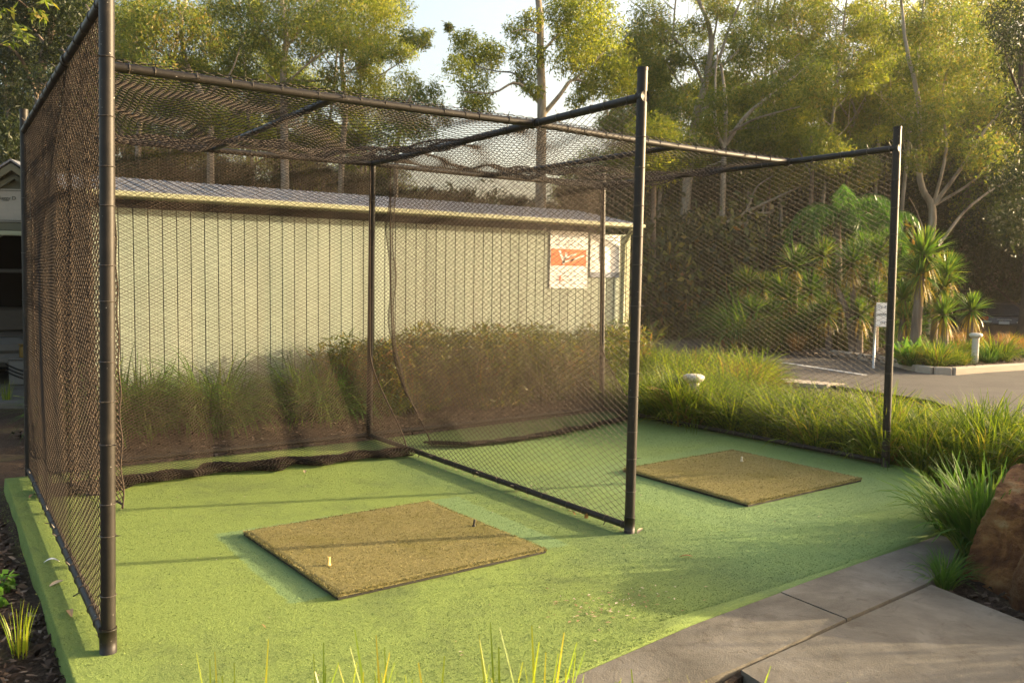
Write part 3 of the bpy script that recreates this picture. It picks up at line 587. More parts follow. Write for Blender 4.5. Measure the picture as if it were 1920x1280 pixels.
sh('back_wall', [((-1.5, 3.4, 1.3), (5.4, .1, 2.6)), ((-4.2, 1.7, 1.3), (.1, 3.4, 2.6)), ((1.2, 1.7, 1.3), (.1, 3.4, 2.6)), ((-1.5, 1.75, 2.62), (5.2, 3.2, .04))], M['dark'])  # near-black walls and ceiling paint in the shade inside the shed
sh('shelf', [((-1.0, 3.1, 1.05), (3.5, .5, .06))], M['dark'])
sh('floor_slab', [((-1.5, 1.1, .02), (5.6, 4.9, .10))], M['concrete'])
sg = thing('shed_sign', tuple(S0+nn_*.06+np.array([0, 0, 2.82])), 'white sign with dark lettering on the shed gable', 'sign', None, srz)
mb = MB(); mb.box((0.02, 0, 0), (.62, .025, .50), 0, .004); mb.build('panel', plain('shade_dulled_sign', (.24, .235, .20), .7, .3), sg)  # panel white dulled so its colour carries the shade on the gable
for z_ in (.225, -.225): mb = MB(); mb.box((.02, -.014, z_), (.58, .006, .010)); mb.build('border', M['ink'], sg)
def text(body, size, loc, rot, mat, parent, name='lettering', al='CENTER'):
    cu = bpy.data.curves.new(name, 'FONT'); cu.body = body; cu.size = size; cu.extrude = .002; cu.align_x = al; cu.align_y = 'CENTER'; cu.materials.append(mat)
    tmp = bpy.data.objects.new(name, cu); COL.objects.link(tmp); bpy.context.view_layer.update()
    me = bpy.data.meshes.new_from_object(tmp.evaluated_get(bpy.context.evaluated_depsgraph_get())); bpy.data.objects.remove(tmp)
    if not me.materials: me.materials.append(mat)
    o = bpy.data.objects.new(name, me); COL.objects.link(o); o.parent = parent; o.location = loc; o.rotation_euler = rot; return o
text('Buggy D', .078, (-.25, -.018, .11), (R_(90), 0, 0), M['ink'], sg, 'lettering', 'LEFT')
bg = thing('golf_buggy', tuple(S0-wd*1.0-nn_*1.7+np.array([0, 0, -.03])), 'golf buggy parked in the dark shed, pale body and dark seat', 'golf buggy', None, srz-1.2)
mb = MB(); mb.box((0, 0, .42), (2.2, 1.1, .24), 0, .08); mb.box((.85, 0, .62), (.5, 1.05, .3), 0, .1); mb.box((-.8, 0, .62), (.6, 1.05, .26), 0, .08); mb.build('body', M['buggy'], bg, False)
mb = MB(); mb.box((-.1, 0, .72), (.5, 1.0, .16), 0, .06); mb.box((-.36, 0, 1.0), (.14, 1.0, .45), 0, .06); mb.build('seat', M['seat'], bg)
mb = MB(); mb.box((-.05, 0, 1.86), (1.7, 1.15, .06), 0, .03); mb.build('canopy', M['buggy'], bg)
for sx, sy in ((.8, .5), (.8, -.5), (-.85, .5), (-.85, -.5)):
    mb = MB(); mb.tube([(sx, sy-.09, .24), (sx, sy+.09, .24)], .24, 18); mb.build('wheel', M['tyre'], bg, True); mb = MB(); mb.tube([(sx*.8, sy, .55), (sx*.75, sy, 1.85)], .018, 8); mb.build('canopy_post', M['galv'], bg)
for lab, nm, mt, off, sz in (('pale plastic box on the shed floor with dark hoses across its front', 'storage_box', 'buggy', (-.12, .9), (.62, .5, .42)), ('yellow tub standing on the pale box in the shed', 'tub', 'yel', (-.15, .9), (.3, .3, .22))):
    o = thing(nm, tuple(S0+wd*off[0]-nn_*off[1]+np.array([0, 0, -.03 if nm != 'tub' else .40])), lab, 'box' if nm != 'tub' else 'tub', None, srz)
    mb = MB(); mb.box((0, 0, sz[2]/2), sz, 0, .03); mb.build('shell', M[mt], o)
    mb = MB(); mb.box((0, 0, sz[2]+.012), (sz[0]*1.03, sz[1]*1.03, .026), 0, .01); mb.build('rim', M[mt], o)
    if nm != 'tub':
        for q in range(3):
            mb = MB(); mb.tube([(-.34+.68*s, -.265, .36-.06*q-.14*math.sin(s*2.6)) for s in np.linspace(0, 1, 12)], .012, 6); mb.build('hose', M['tyre'], o, True)

# ------------------------------------------------------------------ plants
def blades(n, L0, L1, wd0, spread_r, lean0, lean1, seg=5, droop=1.0, fold=.25, tipc=.15):
    """arching strap leaves; returns verts, quads"""
    az = rng.uniform(0, 2*math.pi, n); L = rng.uniform(L0, L1, n); ln = rng.uniform(lean0, lean1, n); wd_ = wd0*rng.uniform(.6, 1.2, n)
    rr = spread_r*np.sqrt(rng.uniform(0, 1, n)); az0 = az+rng.normal(size=n)*.5; base = np.stack([rr*np.cos(az0), rr*np.sin(az0), np.zeros(n)], 1)
    d = np.stack([np.cos(az), np.sin(az), 0*az], 1); s_ = np.stack([-np.sin(az), np.cos(az), 0*az], 1); V = []
    P = base.copy(); th = ln.copy(); dth = droop*rng.uniform(.4, 1.3, n)/seg*(1+ln)
    tw = rng.normal(size=(n, 1))*.5
    for k in range(seg+1):
        s = k/seg; w_ = (wd_*(1-max(0, s-.35)/.65*(1-tipc))*(1 if k else .7))[:, None]
        side = s_*np.cos(tw*s)+np.array([0, 0, 1])*np.sin(tw*s); V.append(np.stack([P-side*w_, P+side*w_], 1))
        P = P+(d*np.sin(th)[:, None]+np.array([0, 0, 1])*np.cos(th)[:, None])*(L/seg)[:, None]; th = th+dth*(.5+s)
    V = np.stack(V, 1).reshape(-1, 3); b = (np.arange(n)*(seg+1)*2)[:, None]+np.arange(seg)[None, :]*2; b = b.ravel()
    return V, np.stack([b, b+1, b+3, b+2], 1)
def clump_mesh(name, mat, *a, **k):
    V, Fq = blades(*a, **k); me = mesh_obj(name, V, Fq, mat).data; o = [x for x in bpy.data.objects if x.data == me][0]; bpy.data.objects.remove(o); return me
def leaf_quads(c, lw, ll, droop=.5):
    n = len(c); a = rng.uniform(0, 6.28, n); el = rng.normal(size=n)*.5-droop; d = np.stack([np.cos(a)*np.cos(el), np.sin(a)*np.cos(el), np.sin(el)], 1)
    q = rng.normal(size=(n, 3)); s = np.cross(d, q); s /= np.linalg.norm(s, axis=1)[:, None]+1e-9
    L = (ll*rng.uniform(.6, 1.3, n))[:, None]; Wd = (lw*rng.uniform(.7, 1.3, n))[:, None]
    V = np.stack([c, c+d*L*.45+s*Wd*.5, c+d*L, c+d*L*.45-s*Wd*.5], 1).reshape(-1, 3); return V, np.arange(4*n).reshape(-1, 4)
HED = [clump_mesh('strappy_clump', M['grass'], 300, .55, .98, .0115, .17, .05, .72, droop=1.2) for _ in range(4)]
MND = [clump_mesh('mound_clump', M['grass'], 380, .40, .80, .010, .24, .05, .95, droop=1.25) for _ in range(3)]
WAL = [clump_mesh('tall_clump', M['shrub'], 330, .7, 1.25, .010, .25, .05, .7, droop=1.0) for _ in range(3)]
for me in range(3):
    v1, f1 = blades(170, .7, 1.25, .009, .28, .05, .75, 5, 1.0); n_ = 1500; c_ = rng.normal(size=(n_, 3)); c_ /= np.linalg.norm(c_, axis=1)[:, None]; c_ *= (rng.uniform(.15, 1, n_)**.5)[:, None]*np.array([.52, .52, .58]); c_[:, 2] = abs(c_[:, 2]+.42)+.06; c_[:, :2] *= 1+.3*np.sin(c_[:, 2:3]*9+me)
    v2, f2 = leaf_quads(c_, .022, .13, -.3); o = mesh_obj('wall_shrub', np.concatenate([v1, v2]), np.concatenate([f1, f2+len(v1)]), M['shrub']); WAL[me] = o.data; bpy.data.objects.remove(o)
STR = [clump_mesh('strap_clump', M['grass_b'], 230, .75, 1.35, .014, .25, .05, .8, seg=7, droop=1.7) for _ in range(3)]
RED = [clump_mesh('russet_clump', M['grass_r'], 160, .4, .8, .010, .2, .05, .6, droop=.8) for _ in range(2)]
LIM = [clump_mesh('lime_clump', M['grass_y'], 24, .70, .93, .0135, .15, .0, .26, seg=6, droop=.35) for _ in range(3)]
TUF = [clump_mesh('tuft', M['grass_b'], 110, .3, .6, .011, .12, .05, .8, droop=1.0) for _ in range(2)]
def put(me, name, x, y, z, s, label, cat, group, rz=None, sz=None):
    o = bpy.data.objects.new(name, me); COL.objects.link(o); o.location = (x, y, z); o.rotation_euler = (0, 0, random.uniform(0, 6.28) if rz is None else rz); o.scale = (s, s, s if sz is None else sz); return tag(o, label, cat, group)
for i, y in enumerate(np.arange(-1.75, 4.4, .36)):   # hedge on the right of the cage
    for k, x in enumerate((7.22, 7.62, 8.05, 8.5)):
        put(HED[(i+k) % 4], 'hedge_clump', x+random.uniform(-.1, .1)+(.15 if y < -.3 else 0), y+random.uniform(-.12, .12), -.07, random.uniform(.70, .92)*(1.12 if y < .4 else 1.0), 'strappy green clump in the low hedge along the right side of the cage', 'grass clump', 'clumps of the low hedge')
for i in range(74):                                  # sunlit mounds between hedge, building and road
    x, y = random.uniform(8.8, 12.0), random.uniform(2.9, 10.5)
    if y < -4.0+.763*(x+.889): y = -4.0+.763*(x+.889)+random.uniform(0, 2.5)
    if x > 12.2-(y-5.5)*.3: continue
    put(MND[i % 3], 'mound_clump', x, y, -.05, random.uniform(.75, 1.15), 'sunlit yellow-green grass mound between the hedge and the road', 'grass clump', 'sunlit grass mounds by the road')
for i in range(40):                                  # tall bushes in front of the cream wall
    x = .9+8.9*(i+random.random())/40; 
    if 2.7 < x < 3.25: continue
    (put(STR[i % 3], 'wall_shrub', x, random.uniform(6.1, 6.9), -.10, random.uniform(.78, 1.0), 'green arching strap-leaf clump at the left end of the cream wall', 'shrub', 'shrubs along the cream wall') if x < 4.3 else put(WAL[i % 3], 'wall_shrub', x, random.uniform(6.15, 7.0), -.10, random.uniform(.70, .98)+.20*(x > 4.2), 'tall brownish-green leafy shrub at the right end of the cream wall', 'shrub', 'shrubs along the cream wall'))
for i, (u, s_, lab) in enumerate(((455, .95, 'lime-green blades at the bottom edge, leftmost of the foreground clumps'), (600, .90, 'lime-green blades at the bottom edge below the near corner of the sunlit mat'), (720, .92, 'lime-green blades at the bottom edge right of the mat corner'), (845, .95, 'lime-green blades at the bottom edge left of the tallest pair of blades'), (950, .98, 'tallest lime-green blades at the bottom edge, in the middle of the row'), (1030, .93, 'lime-green blades at the bottom edge where the turf meets the concrete'), (1165, .88, 'lime-green blades at the bottom edge before the first slab'), (1290, .93, 'lime-green blades at the bottom edge just left of the pit'), (1440, .86, 'lime-green blades beyond the pit, rightmost of the foreground clumps'))):
    q = at(u, 1300, 2.45+.1*(i % 3)); put(LIM[i % 3], 'strappy_plant', q[0], q[1], -.09, s_*.91, lab, 'plant', 'lime-green plants at the bottom edge')
# unseen shrubs and clumps added right of the frame to shade the path
def leafball(n, R0, lw, ll, flat=.8, mat=None, name='foliage_mesh'):
    c = rng.normal(size=(n, 3)); c /= np.linalg.norm(c, axis=1)[:, None]; c *= (R0*rng.uniform(.45, 1, n)**.6)[:, None]; c *= 1+.25*np.sin(c[:, :1]*5/R0)*np.cos(c[:, 1:2]*4/R0); c[:, 2] = c[:, 2]*flat
    return leaf_quads(c, lw, ll)
def bush(name, p, R0, n, mat, lab, cat='shrub', group=None, lw=.035, ll=.09, flat=.9):
    root = thing(name, tuple(p), lab, cat, group); V, Fq = leafball(n, R0, lw, ll, flat); V[:, 2] += R0*flat*.9; mesh_obj('foliage', V, Fq, mat, root)
    mb = MB()
    for k in range(6):
        a = k*1.05; mb.tube(smooth_pts([(0, 0, 0), (.2*R0*math.cos(a), .2*R0*math.sin(a), .5*R0), (.55*R0*math.cos(a+.3), .55*R0*math.sin(a+.3), 1.2*R0)], 3), np.linspace(.02, .006, 7), 5)
    mb.build('stems', M['bark_brown'], root); return root
for i in range(34):
    x, y = random.uniform(7.3, 9.6), random.uniform(-5.9, -2.75); put([HED, STR, MND][i % 3][i % 3], 'shade_clump', x, y, -.08, random.uniform(1.0, 1.65), 'tall strappy clump added out of view past the boulder to shade the path', 'grass clump', 'unseen clumps that shade the path')
bush('shrub', (8.5, -5.2, -.08), .85, 3000, M['shrub'], 'large rounded shrub added out of view past the boulder to shade the path')
# boulder with its plants
def boulder():
    n = 70; V = []; rs = random.Random(3)
    planes = [(np.array([-.75, -.55, .30]), .40), (np.array([-.35, .2, .85]), .50), (np.array([-.9, .35, .15]), .44), (np.array([.2, -.9, .25]), .40), (np.array([-.55, -.2, .75]), .44), (np.array([.5, .2, .8]), .66), (np.array([.9, -.3, .1]), .7), (np.array([-.2, .9, .2]), .5), (np.array([-.15, -.75, .62]), .50), (np.array([-.6, -.78, -.15]), .40), (np.array([-.95, -.2, .5]), .47), (np.array([-.5, -.85, .45]), .45), (np.array([.1, -.6, .8]), .50), (np.array([-.85, -.5, .0]), .43), (np.array([.3, -.95, .0]), .46), (np.array([.5, -.7, .6]), .52), (np.array([-.2, -.95, .15]), .44)]
    for i in range(n):
        th = math.pi*i/(n-1)
        for j in range(2*n):
            ph = math.pi*j/n; d = np.array([math.sin(th)*math.cos(ph), math.sin(th)*math.sin(ph), math.cos(th)]); r = .78
            for pn, ds in planes:
                pn = pn/np.linalg.norm(pn); c = d@pn
                if c > .02: r = min(r, ds/c)
            r *= 1+.012*math.sin(9*d[0]+4*d[2])+.010*math.sin(21*d[1]-6*d[0])+.007*math.sin(43*d[2]+11*d[0])+.005*math.sin(71*d[0]+50*d[1]); V.append(d*r*np.array([1, 1, 1.0]))
    m2 = 2*n; Fq = [(i*m2+j, i*m2+m2+j, i*m2+m2+(j+1) % m2, i*m2+(j+1) % m2) for i in range(n-1) for j in range(m2)]
    V = np.array(V)*np.array([1.05, .95, 1.05])+np.array([.28, 0, .03]); V2 = np.array(V)*np.array([.62, .66, .60]); V2 = V2[:, [1, 0, 2]]*np.array([1, -1, 1])+np.array([-.27, -.02, -.10])
    Fq = Fq+[tuple(i+len(V) for i in f) for f in Fq]
    o = mesh_obj('boulder', np.concatenate([V, V2]), Fq, M['rock'], None, True); o.scale = (1, 1, .76); o.location = (4.86, -2.19, .15); o.rotation_euler = (0, 0, .1); tag(o, 'brown sandstone boulder with a sharp ridge at the end of the concrete path', 'boulder')
    try: o.data.set_sharp_from_angle(angle=R_(14))
    except Exception: pass
boulder()
V, Fq = blades(420, .45, .76, .013, .17, .02, .58, 6, 1.1); o = mesh_obj('strappy_plant', V, Fq, M['grass_b']); o.location = (5.20, -1.62, -.06); tag(o, 'big dark green strappy plant spilling over beside the boulder', 'plant')
put(TUF[0], 'strappy_plant', 4.38, -1.78, -.06, .48, 'small tuft growing in the path corner before the boulder', 'plant', None); put(TUF[1], 'strappy_plant', 4.55, -1.70, -.06, .42, 'smaller tuft between the path corner and the boulder', 'plant', None)
put(TUF[1], 'strappy_plant', 5.5, -1.25, -.06, 1.1, 'dark strappy plant behind the one beside the boulder', 'plant', None)
put(LIM[0], 'weed', -.43, .30, -.09, .30, 'thin grassy weed in the bark mulch beside the left turf edge', 'weed', None)
for x, y, s, lab in ((-.42, 1.35, .07, 'small leafy weed in the mulch halfway along the left turf edge'), (-.50, 1.05, .08, 'low broad-leaved weed in the mulch left of the turf edge')): bush('weed', (x, y, -.09), s, 90, M['broad'], lab, 'weed', None, .04, .06)
put(LIM[1], 'weed', .42, 9.9, -.1, .42, 'single bright green shoot in front of the shed floor', 'weed', None)

for x, y in ((7.08, 2.86), (7.22, 2.72), (7.12, 3.04), (7.0, 2.96)): put(HED[1], 'hedge_clump', x, y, -.07, .98, 'strappy green clump in the low hedge along the right side of the cage', 'grass clump', 'clumps of the low hedge')
# bollard lights
def bollard(p, hgt, lab):
    root = thing('bollard_light', tuple(p), lab, 'bollard light', 'white mushroom-topped garden lights'); mb = MB(); mb.lathe([(.075, 0), (.072, hgt*.2), (.070, hgt-.10), (.085, hgt-.07)], n=20); mb.build('post', M['cap'], root, True)
    mb = MB(); mb.lathe([(.085, hgt-.075), (.125, hgt-.04), (.135, hgt-.015), (.130, hgt+.012), (.09, hgt+.03), (.02, hgt+.036)], n=24); mb.build('cap', M['cap'], root, True)
p = at(1301, 700, 11.0); bollard((p[0], p[1], -.07), p[2]+.03, 'white garden light half hidden in the grass beside the right bay')
p = at(1830, 627, 19.0); bollard((p[0], p[1], .11), p[2]-.11, 'white garden light standing on the kerbed island in front of the yuccas')
# delivery sign
p = at(1644, 600, 18.2); sgn = thing('delivery_sign', (p[0], p[1], .05), 'small white sign on a thin post on the island beside the right cage post', 'sign', None, math.atan2(CR[1], CR[0])+.12)
mb = MB(); mb.tube([(-.02, .02, 0), (-.02, .02, p[2]+.25)], .026, 10); mb.build('post', M['galv'], sgn, True)
zc = at(1660, 590, 18.2)[2]-.05; mb = MB(); mb.box((.165, 0, zc), (.38, .012, .50), 0, .004); mb.build('panel', M['white'], sgn)
text('DELIVERIES', .072, (.165, -.009, zc), (R_(90), 0, 0), M['ink'], sgn)
strokes_ = [(.01+.04*q, .16, .026, .05) for q in range(8) if q != 3]+[(.09+.04*q, -.16, .028, .05) for q in range(4)]; mb = MB()
for x, z, a_, b_ in strokes_: mb.box((x, -.008, zc+z), (a_*.55, .004, b_)); mb.box((x+.012, -.008, zc+z+.02), (a_*.5, .003, .012))
mb.build('worn_marks', M['grey_ink'], sgn)

# yuccas
def rosette(R0, n, down=True):
    V, Fq = [], []; k = 0; out_ = []
    for grp, (e0, e1, L0, L1, nn) in enumerate(((.0, .55, .75, .95, n//3), (.5, 1.25, .85, 1.0, n//2), (1.2, 2.2, .7, .9, n//3))):
        v, f = blades(nn, L0*R0, L1*R0, .026*R0/.6, .04*R0, e0, e1, 5, .25, tipc=.05); out_.append((v, f+k)); k += len(v)
    return np.concatenate([a for a, b in out_]), np.concatenate([b for a, b in out_])
ROS = []
for k in range(3):
    V, Fq = rosette(.6, 120); me = mesh_obj('rosette', V, Fq, M['yucca']).data; bpy.data.objects.remove([x for x in bpy.data.objects if x.data == me][0]); ROS.append(me)
V, Fq = blades(70, .45, .75, .02, .05, 2.1, 2.75, 4, .2); me = mesh_obj('old_leaves', V, Fq, M['yucca_old']).data; bpy.data.objects.remove([x for x in bpy.data.objects if x.data == me][0]); OLD = me
def yucca(base, heads, lab, r=.07, skirt=True):
    root = thing('yucca', tuple(base), lab, 'yucca', 'yuccas on the kerbed island'); base = np.array(base); mb = MB()
    for h, s in heads:
        h = np.array(h)-base; pts = smooth_pts([(0, 0, 0), h*[.25, .25, .5], h], 4); mb.tube(pts, np.linspace(r*1.35, r*.8, len(pts)), 9)
    mb.build('trunk', M['bark_brown'], root, True)
    for i, (h, s) in enumerate(heads):
        o = bpy.data.objects.new('rosette', ROS[i % 3]); COL.objects.link(o); o.parent = root; o.location = np.array(h)-base; o.scale = (s, s, s); o.rotation_euler = (random.uniform(-.15, .15), random.uniform(-.15, .15), random.uniform(0, 6))
        if skirt:
            o = bpy.data.objects.new('old_leaves', OLD); COL.objects.link(o); o.parent = root; o.location = np.array(h)-base-np.array([0, 0, .06]); o.scale = (s*.62, s*.62, s*.85); o.rotation_euler = (0, 0, random.uniform(0, 6))
    return root
def yb(u, t, z=.1): q = at(u, 640, t); return (q[0], q[1], z)
yucca(yb(1716, 20), [(at(1732, 478, 20), 1.42), (at(1726, 515, 20), 1.25)], 'tallest yucca with a tan shaggy trunk, right of the corner post', .10)
yucca(yb(1748, 20.6), [(at(1774, 512, 20.6), 1.12), (at(1768, 540, 20.6), 1.05)], 'second yucca with a bent trunk, just right of the tallest one')
yucca(yb(1772, 20.2), [(at(1770, 590, 20.2), 1.0)], 'short yucca at the foot of the taller pair')
yucca(yb(1818, 21), [(at(1822, 582, 21), .98)], 'single-headed small yucca in front of the parked dark car')
yucca(yb(1690, 20.4), [(at(1694, 560, 20.4), 1.0), (at(1700, 600, 20.4), .9)], 'yellowish young yucca touching the right edge of the corner post')
yucca(yb(1600, 21.5), [(at(1597, 495, 21.5), 1.25), (at(1560, 520, 21.6), .95)], 'two-headed yucca with a brown trunk seen through the right side net')
yucca(yb(1640, 22), [(at(1646, 480, 22), 1.15), (at(1625, 525, 21.8), 1.0), (at(1640, 556, 21.6), .9)], 'many-headed bright yucca behind the small white sign')
yucca(yb(1490, 24), [(at(1490, 500, 24), 1.3), (at(1478, 560, 23.8), 1.1)], 'broad yucca in the middle of the right side net')
yucca(yb(1432, 25), [(at(1400, 535, 25), 1.15), (at(1430, 540, 25), 1.0)], 'leftmost twin-headed yucca beyond the road')
yucca(yb(1450, 23.5), [(at(1447, 590, 23.5), 1.0)], 'low yucca near the road edge between the broad one and the twin-headed one')
yucca(yb(1555, 22), [(at(1550, 590, 22), 1.05)], 'low bluish yucca left of the white sign')
for k, (u, v, t, s_, lab) in enumerate(((1412, 585, 23, 1.05, 'low yucca beneath the leftmost twin-headed one'), (1465, 545, 24.5, 1.2, 'yucca just left of the broad one in the middle'), (1520, 545, 23.5, 1.2, 'leafy yucca between the broad one and the two-headed one'), (1528, 600, 22.6, 1.0, 'lowest yucca near the kerb, left of the bluish one'), (1575, 560, 22.5, 1.1, 'short yucca under the two-headed one'), (1612, 590, 21.4, 1.0, 'short yucca directly behind the white sign'), (1620, 470, 24, 1.2, 'tall far yucca below the smaller palm'), (1665, 520, 22.5, 1.1, 'yucca half hidden by the corner post'), (1545, 480, 25, 1.25, 'tall far yucca beneath the queen palm'))):
    yucca(yb(u, t), [(at(u, v, t), s_)], lab)
for i in range(30):
    u = random.uniform(1385, 1670); t_ = random.uniform(23, 26.5); q = at(u, 640, t_); put([MND[0], STR[0], STR[1]][i % 3], 'garden_clump', q[0], q[1], .10, random.uniform(1.0, 1.7), 'big strappy light-green clump filling the garden among the yuccas', 'plant', 'strappy clumps among the yuccas')
# queen palms
def palm(base, crown, R0, lab, nfr=10):
    root = thing('queen_palm', tuple(base), lab, 'palm', 'palms beyond the road'); base = np.array(base); cr = np.array(crown)-base; mb = MB(); mb.tube(smooth_pts([(0, 0, 0), cr*.5+[.05, 0, 0], cr], 4), np.linspace(.13, .09, 9), 10); mb.build('trunk', M['bark_brown'], root, True)
    for f in range(nfr):
        az = 6.283*f/nfr+random.uniform(-.2, .2); el = random.uniform(.25, 1.35); L = R0*random.uniform(.7, 1.2); P = cr.copy(); pts = [P.copy()]; th = el; st = 12
        for k in range(st):
            P = P+np.array([math.cos(az)*math.cos(th), math.sin(az)*math.cos(th), math.sin(th)])*L/st; th -= (.10+.16*k/st)*1.35; pts.append(P.copy())
        pts = np.array(pts); V = []; n = 280; s = rng.uniform(.12, 1, n); c = np.stack([np.interp(s*st, np.arange(st+1), pts[:, q]) for q in range(3)], 1); sd = np.where(rng.random(n) < .5, -1, 1)
        lat = np.array([-math.sin(az), math.cos(az), 0]); d = lat[None]*(sd*rng.uniform(.25, .8, n))[:, None]+np.array([0, 0, -1])*rng.uniform(.5, 1.0, n)[:, None]+np.array([math.cos(az), math.sin(az), 0])*.25; d /= np.linalg.norm(d, axis=1)[:, None]; LL = (rng.uniform(.3, .62, n)*R0/2.0)[:, None]
        w_ = np.cross(d, rng.normal(size=(n, 3))); w_ /= np.linalg.norm(w_, axis=1)[:, None]; w_ *= .010
        V = np.stack([c-w_*.5, c+d*LL*.5+np.array([0, 0, -.04])-w_, c+d*LL+np.array([0, 0, -.14])*LL, c+d*LL*.5+np.array([0, 0, -.04])+w_], 1).reshape(-1, 3)
        tv, tf = tube(pts, np.linspace(.018, .005, len(pts)), 5); Fall = np.concatenate([np.arange(4*n).reshape(-1, 4), np.array(tf)+4*n]); mesh_obj('frond', np.concatenate([V, tv]), Fall, M['broad'], root)
q = at(1572, 640, 26); palm((q[0], q[1], -.3), at(1570, 405, 26), 2.0, 'queen palm with drooping fronds seen through the right side net'); q = at(1642, 640, 27); palm((q[0], q[1], -.3), at(1640, 425, 27), 1.5, 'smaller palm just left of the corner post')
# island ground planting
for i in range(46):
    u = random.uniform(1700, 2000); t_ = random.uniform(17.6, 21); q = at(u, 640, t_)
    if q[1] < 4.9: continue
    put([TUF[0], TUF[1], MND[0]][i % 3], 'island_clump', q[0], q[1], .10, random.uniform(.6, 1.1), 'green tuft among the ground planting on the kerbed island', 'grass clump', 'ground planting on the kerbed island')
for i in range(34):
    u = random.uniform(1790, 2010); t_ = random.uniform(21.5, 25); q = at(u, 640, t_); put(RED[i % 2], 'russet_clump', q[0], q[1], .10, random.uniform(.5, .75), 'russet-tipped grass clump in front of the parked dark car', 'grass clump', 'russet grasses before the parked car')
for i in range(40):
    u = random.uniform(1340, 1690); t_ = random.uniform(21.5, 25.5); q = at(u, 640, t_); put([WAL[0], MND[1], RED[0]][i % 3], 'bank_clump', q[0], q[1], .10, random.uniform(.6, .95), 'scrubby clump on the bank beneath the yuccas across the road', 'grass clump', 'scrub beneath the yuccas')
V, Fq = blades(26, .4, .75, .07, .1, .15, .75, 5, .9)
for i, (u, t_, lab) in enumerate(((1697, 18.6, 'broad-leaved plant at the island kerb beside the corner post'), (1722, 19, 'broad-leaved plant in front of the tallest yucca'))):
    q = at(u, 640, t_); o = mesh_obj('broad_leaf_plant', V, Fq, M['broad']); o.location = (q[0], q[1], .1); tag(o, lab, 'plant', 'broad-leaved plants on the island')

# ------------------------------------------------------------------ cars
def car(p, rz, paint, lab):
    root = thing('parked_car', tuple(p), lab, 'car', None, rz)             # local +x = nose
    prof = [(-2.25, .45), (-2.30, .75), (-2.22, 1.05), (-1.3, 1.06), (.75, 1.02), (1.9, .92), (2.22, .75), (2.25, .42)]
    mb = MB(); hw = .90; n = len(prof); V = [(x, -hw+(.04 if z > 1.0 else 0), z) for x, z in prof]+[(x, hw-(.04 if z > 1.0 else 0), z) for x, z in prof]
    mb.add(V, [tuple(range(n-1, -1, -1)), tuple(range(n, 2*n))]+[(i, (i+1) % n, n+(i+1) % n, n+i) for i in range(n)]); o = mb.build('body', paint, root)
    bv = o.modifiers.new('bev', 'BEVEL'); bv.width = .07; bv.segments = 3
    cab = [(-2.2, 1.05), (-1.92, 1.62), (-1.7, 1.69), (.1, 1.68), (.35, 1.6), (1.05, 1.04)]; n = len(cab); V = [(x, -hw*(.96-.16*(z-1.05)/.64), z) for x, z in cab]+[(x, hw*(.96-.16*(z-1.05)/.64), z) for x, z in cab]
    mb = MB(); mb.add(V, [tuple(range(n-1, -1, -1)), tuple(range(n, 2*n))]+[(i, (i+1) % n, n+(i+1) % n, n+i) for i in range(n)]); o = mb.build('cabin', paint, root); bv = o.modifiers.new('bev', 'BEVEL'); bv.width = .06; bv.segments = 3
    mb = MB(); mb.add([(-2.20, -.70, 1.10), (-2.20, .70, 1.10), (-1.985, .62, 1.54), (-1.985, -.62, 1.54), (-2.17, -.70, 1.09), (-2.17, .70, 1.09), (-1.94, .62, 1.54), (-1.94, -.62, 1.54)], [(0, 3, 2, 1), (4, 5, 6, 7), (0, 1, 5, 4), (1, 2, 6, 5), (2, 3, 7, 6), (3, 0, 4, 7)]); mb.build('rear_window', M['glass'], root)
    for sy in (-1, 1):
        for x0, x1, x2, x3 in ((-1.95, -1.05, -1.05, -1.75), (-.98, .0, .0, -.98), (.07, .85, .25, .07)):
            mb = MB(); f = lambda x, z: (x, sy*(hw*(.96-.16*(z-1.05)/.64)+.008), z); mb.add([f(x0, 1.12), f(x1, 1.12), f(x2, 1.55), f(x3, 1.55)], [(0, 1, 2, 3) if sy < 0 else (3, 2, 1, 0)]); mb.build('side_window', M['glass'], root)
        mb = MB(); mb.box((-2.20, sy*.74, .93), (.16, .30, .17), 0, .03); mb.build('tail_light', M['lens_r'], root); mb = MB(); mb.box((-2.27, sy*.66, .80), (.08, .38, .06), 0, .015); mb.build('reversing_light', M['clear'], root)
        mb = MB(); mb.box((.75, sy*1.0, 1.08), (.12, .2, .13), 0, .03); mb.build('mirror', paint, root)
        for x in (-1.35, 1.4):
            mb = MB(); mb.tube([(x, sy*.72, .34), (x, sy*.915, .34)], .345, 24); wv = mb.build('wheel', M['tyre'], root, True); mb = MB(); mb.tube([(x, sy*.9, .34), (x, sy*.928, .34)], .22, 20); mb.build('rim', M['rim'], wv, True)
    mb = MB(); mb.box((-2.285, 0, .52), (.14, 1.78, .22), 0, .05); mb.build('bumper', M['tyre'], root); mb = MB(); mb.box((-2.325, 0, .77), (.02, .40, .12), 0, .004); mb.build('number_plate', M['plate'], root); mb = MB(); mb.box((-2.31, 0, .90), (.03, .55, .04), 0, .01); mb.build('boot_handle', M['rim'], root)
    return root
head = math.atan2(CF[1], CF[0])
q = at(1862, 640, 37); car((q[0]+2.7, q[1]+1.1, -.55), head-.42, M['car_d'], 'charcoal SUV parked nose-away under the trees at the right edge')
q = at(1208, 640, 47); car((q[0], q[1], .05), head+1.3, M['car_w'], 'white car far back in the wood, mostly hidden beside the divider post')
q = at(1362, 640, 40); car((q[0], q[1], -.55), head+1.2, M['car_r'], 'dull red car half hidden behind the leftmost yucca')
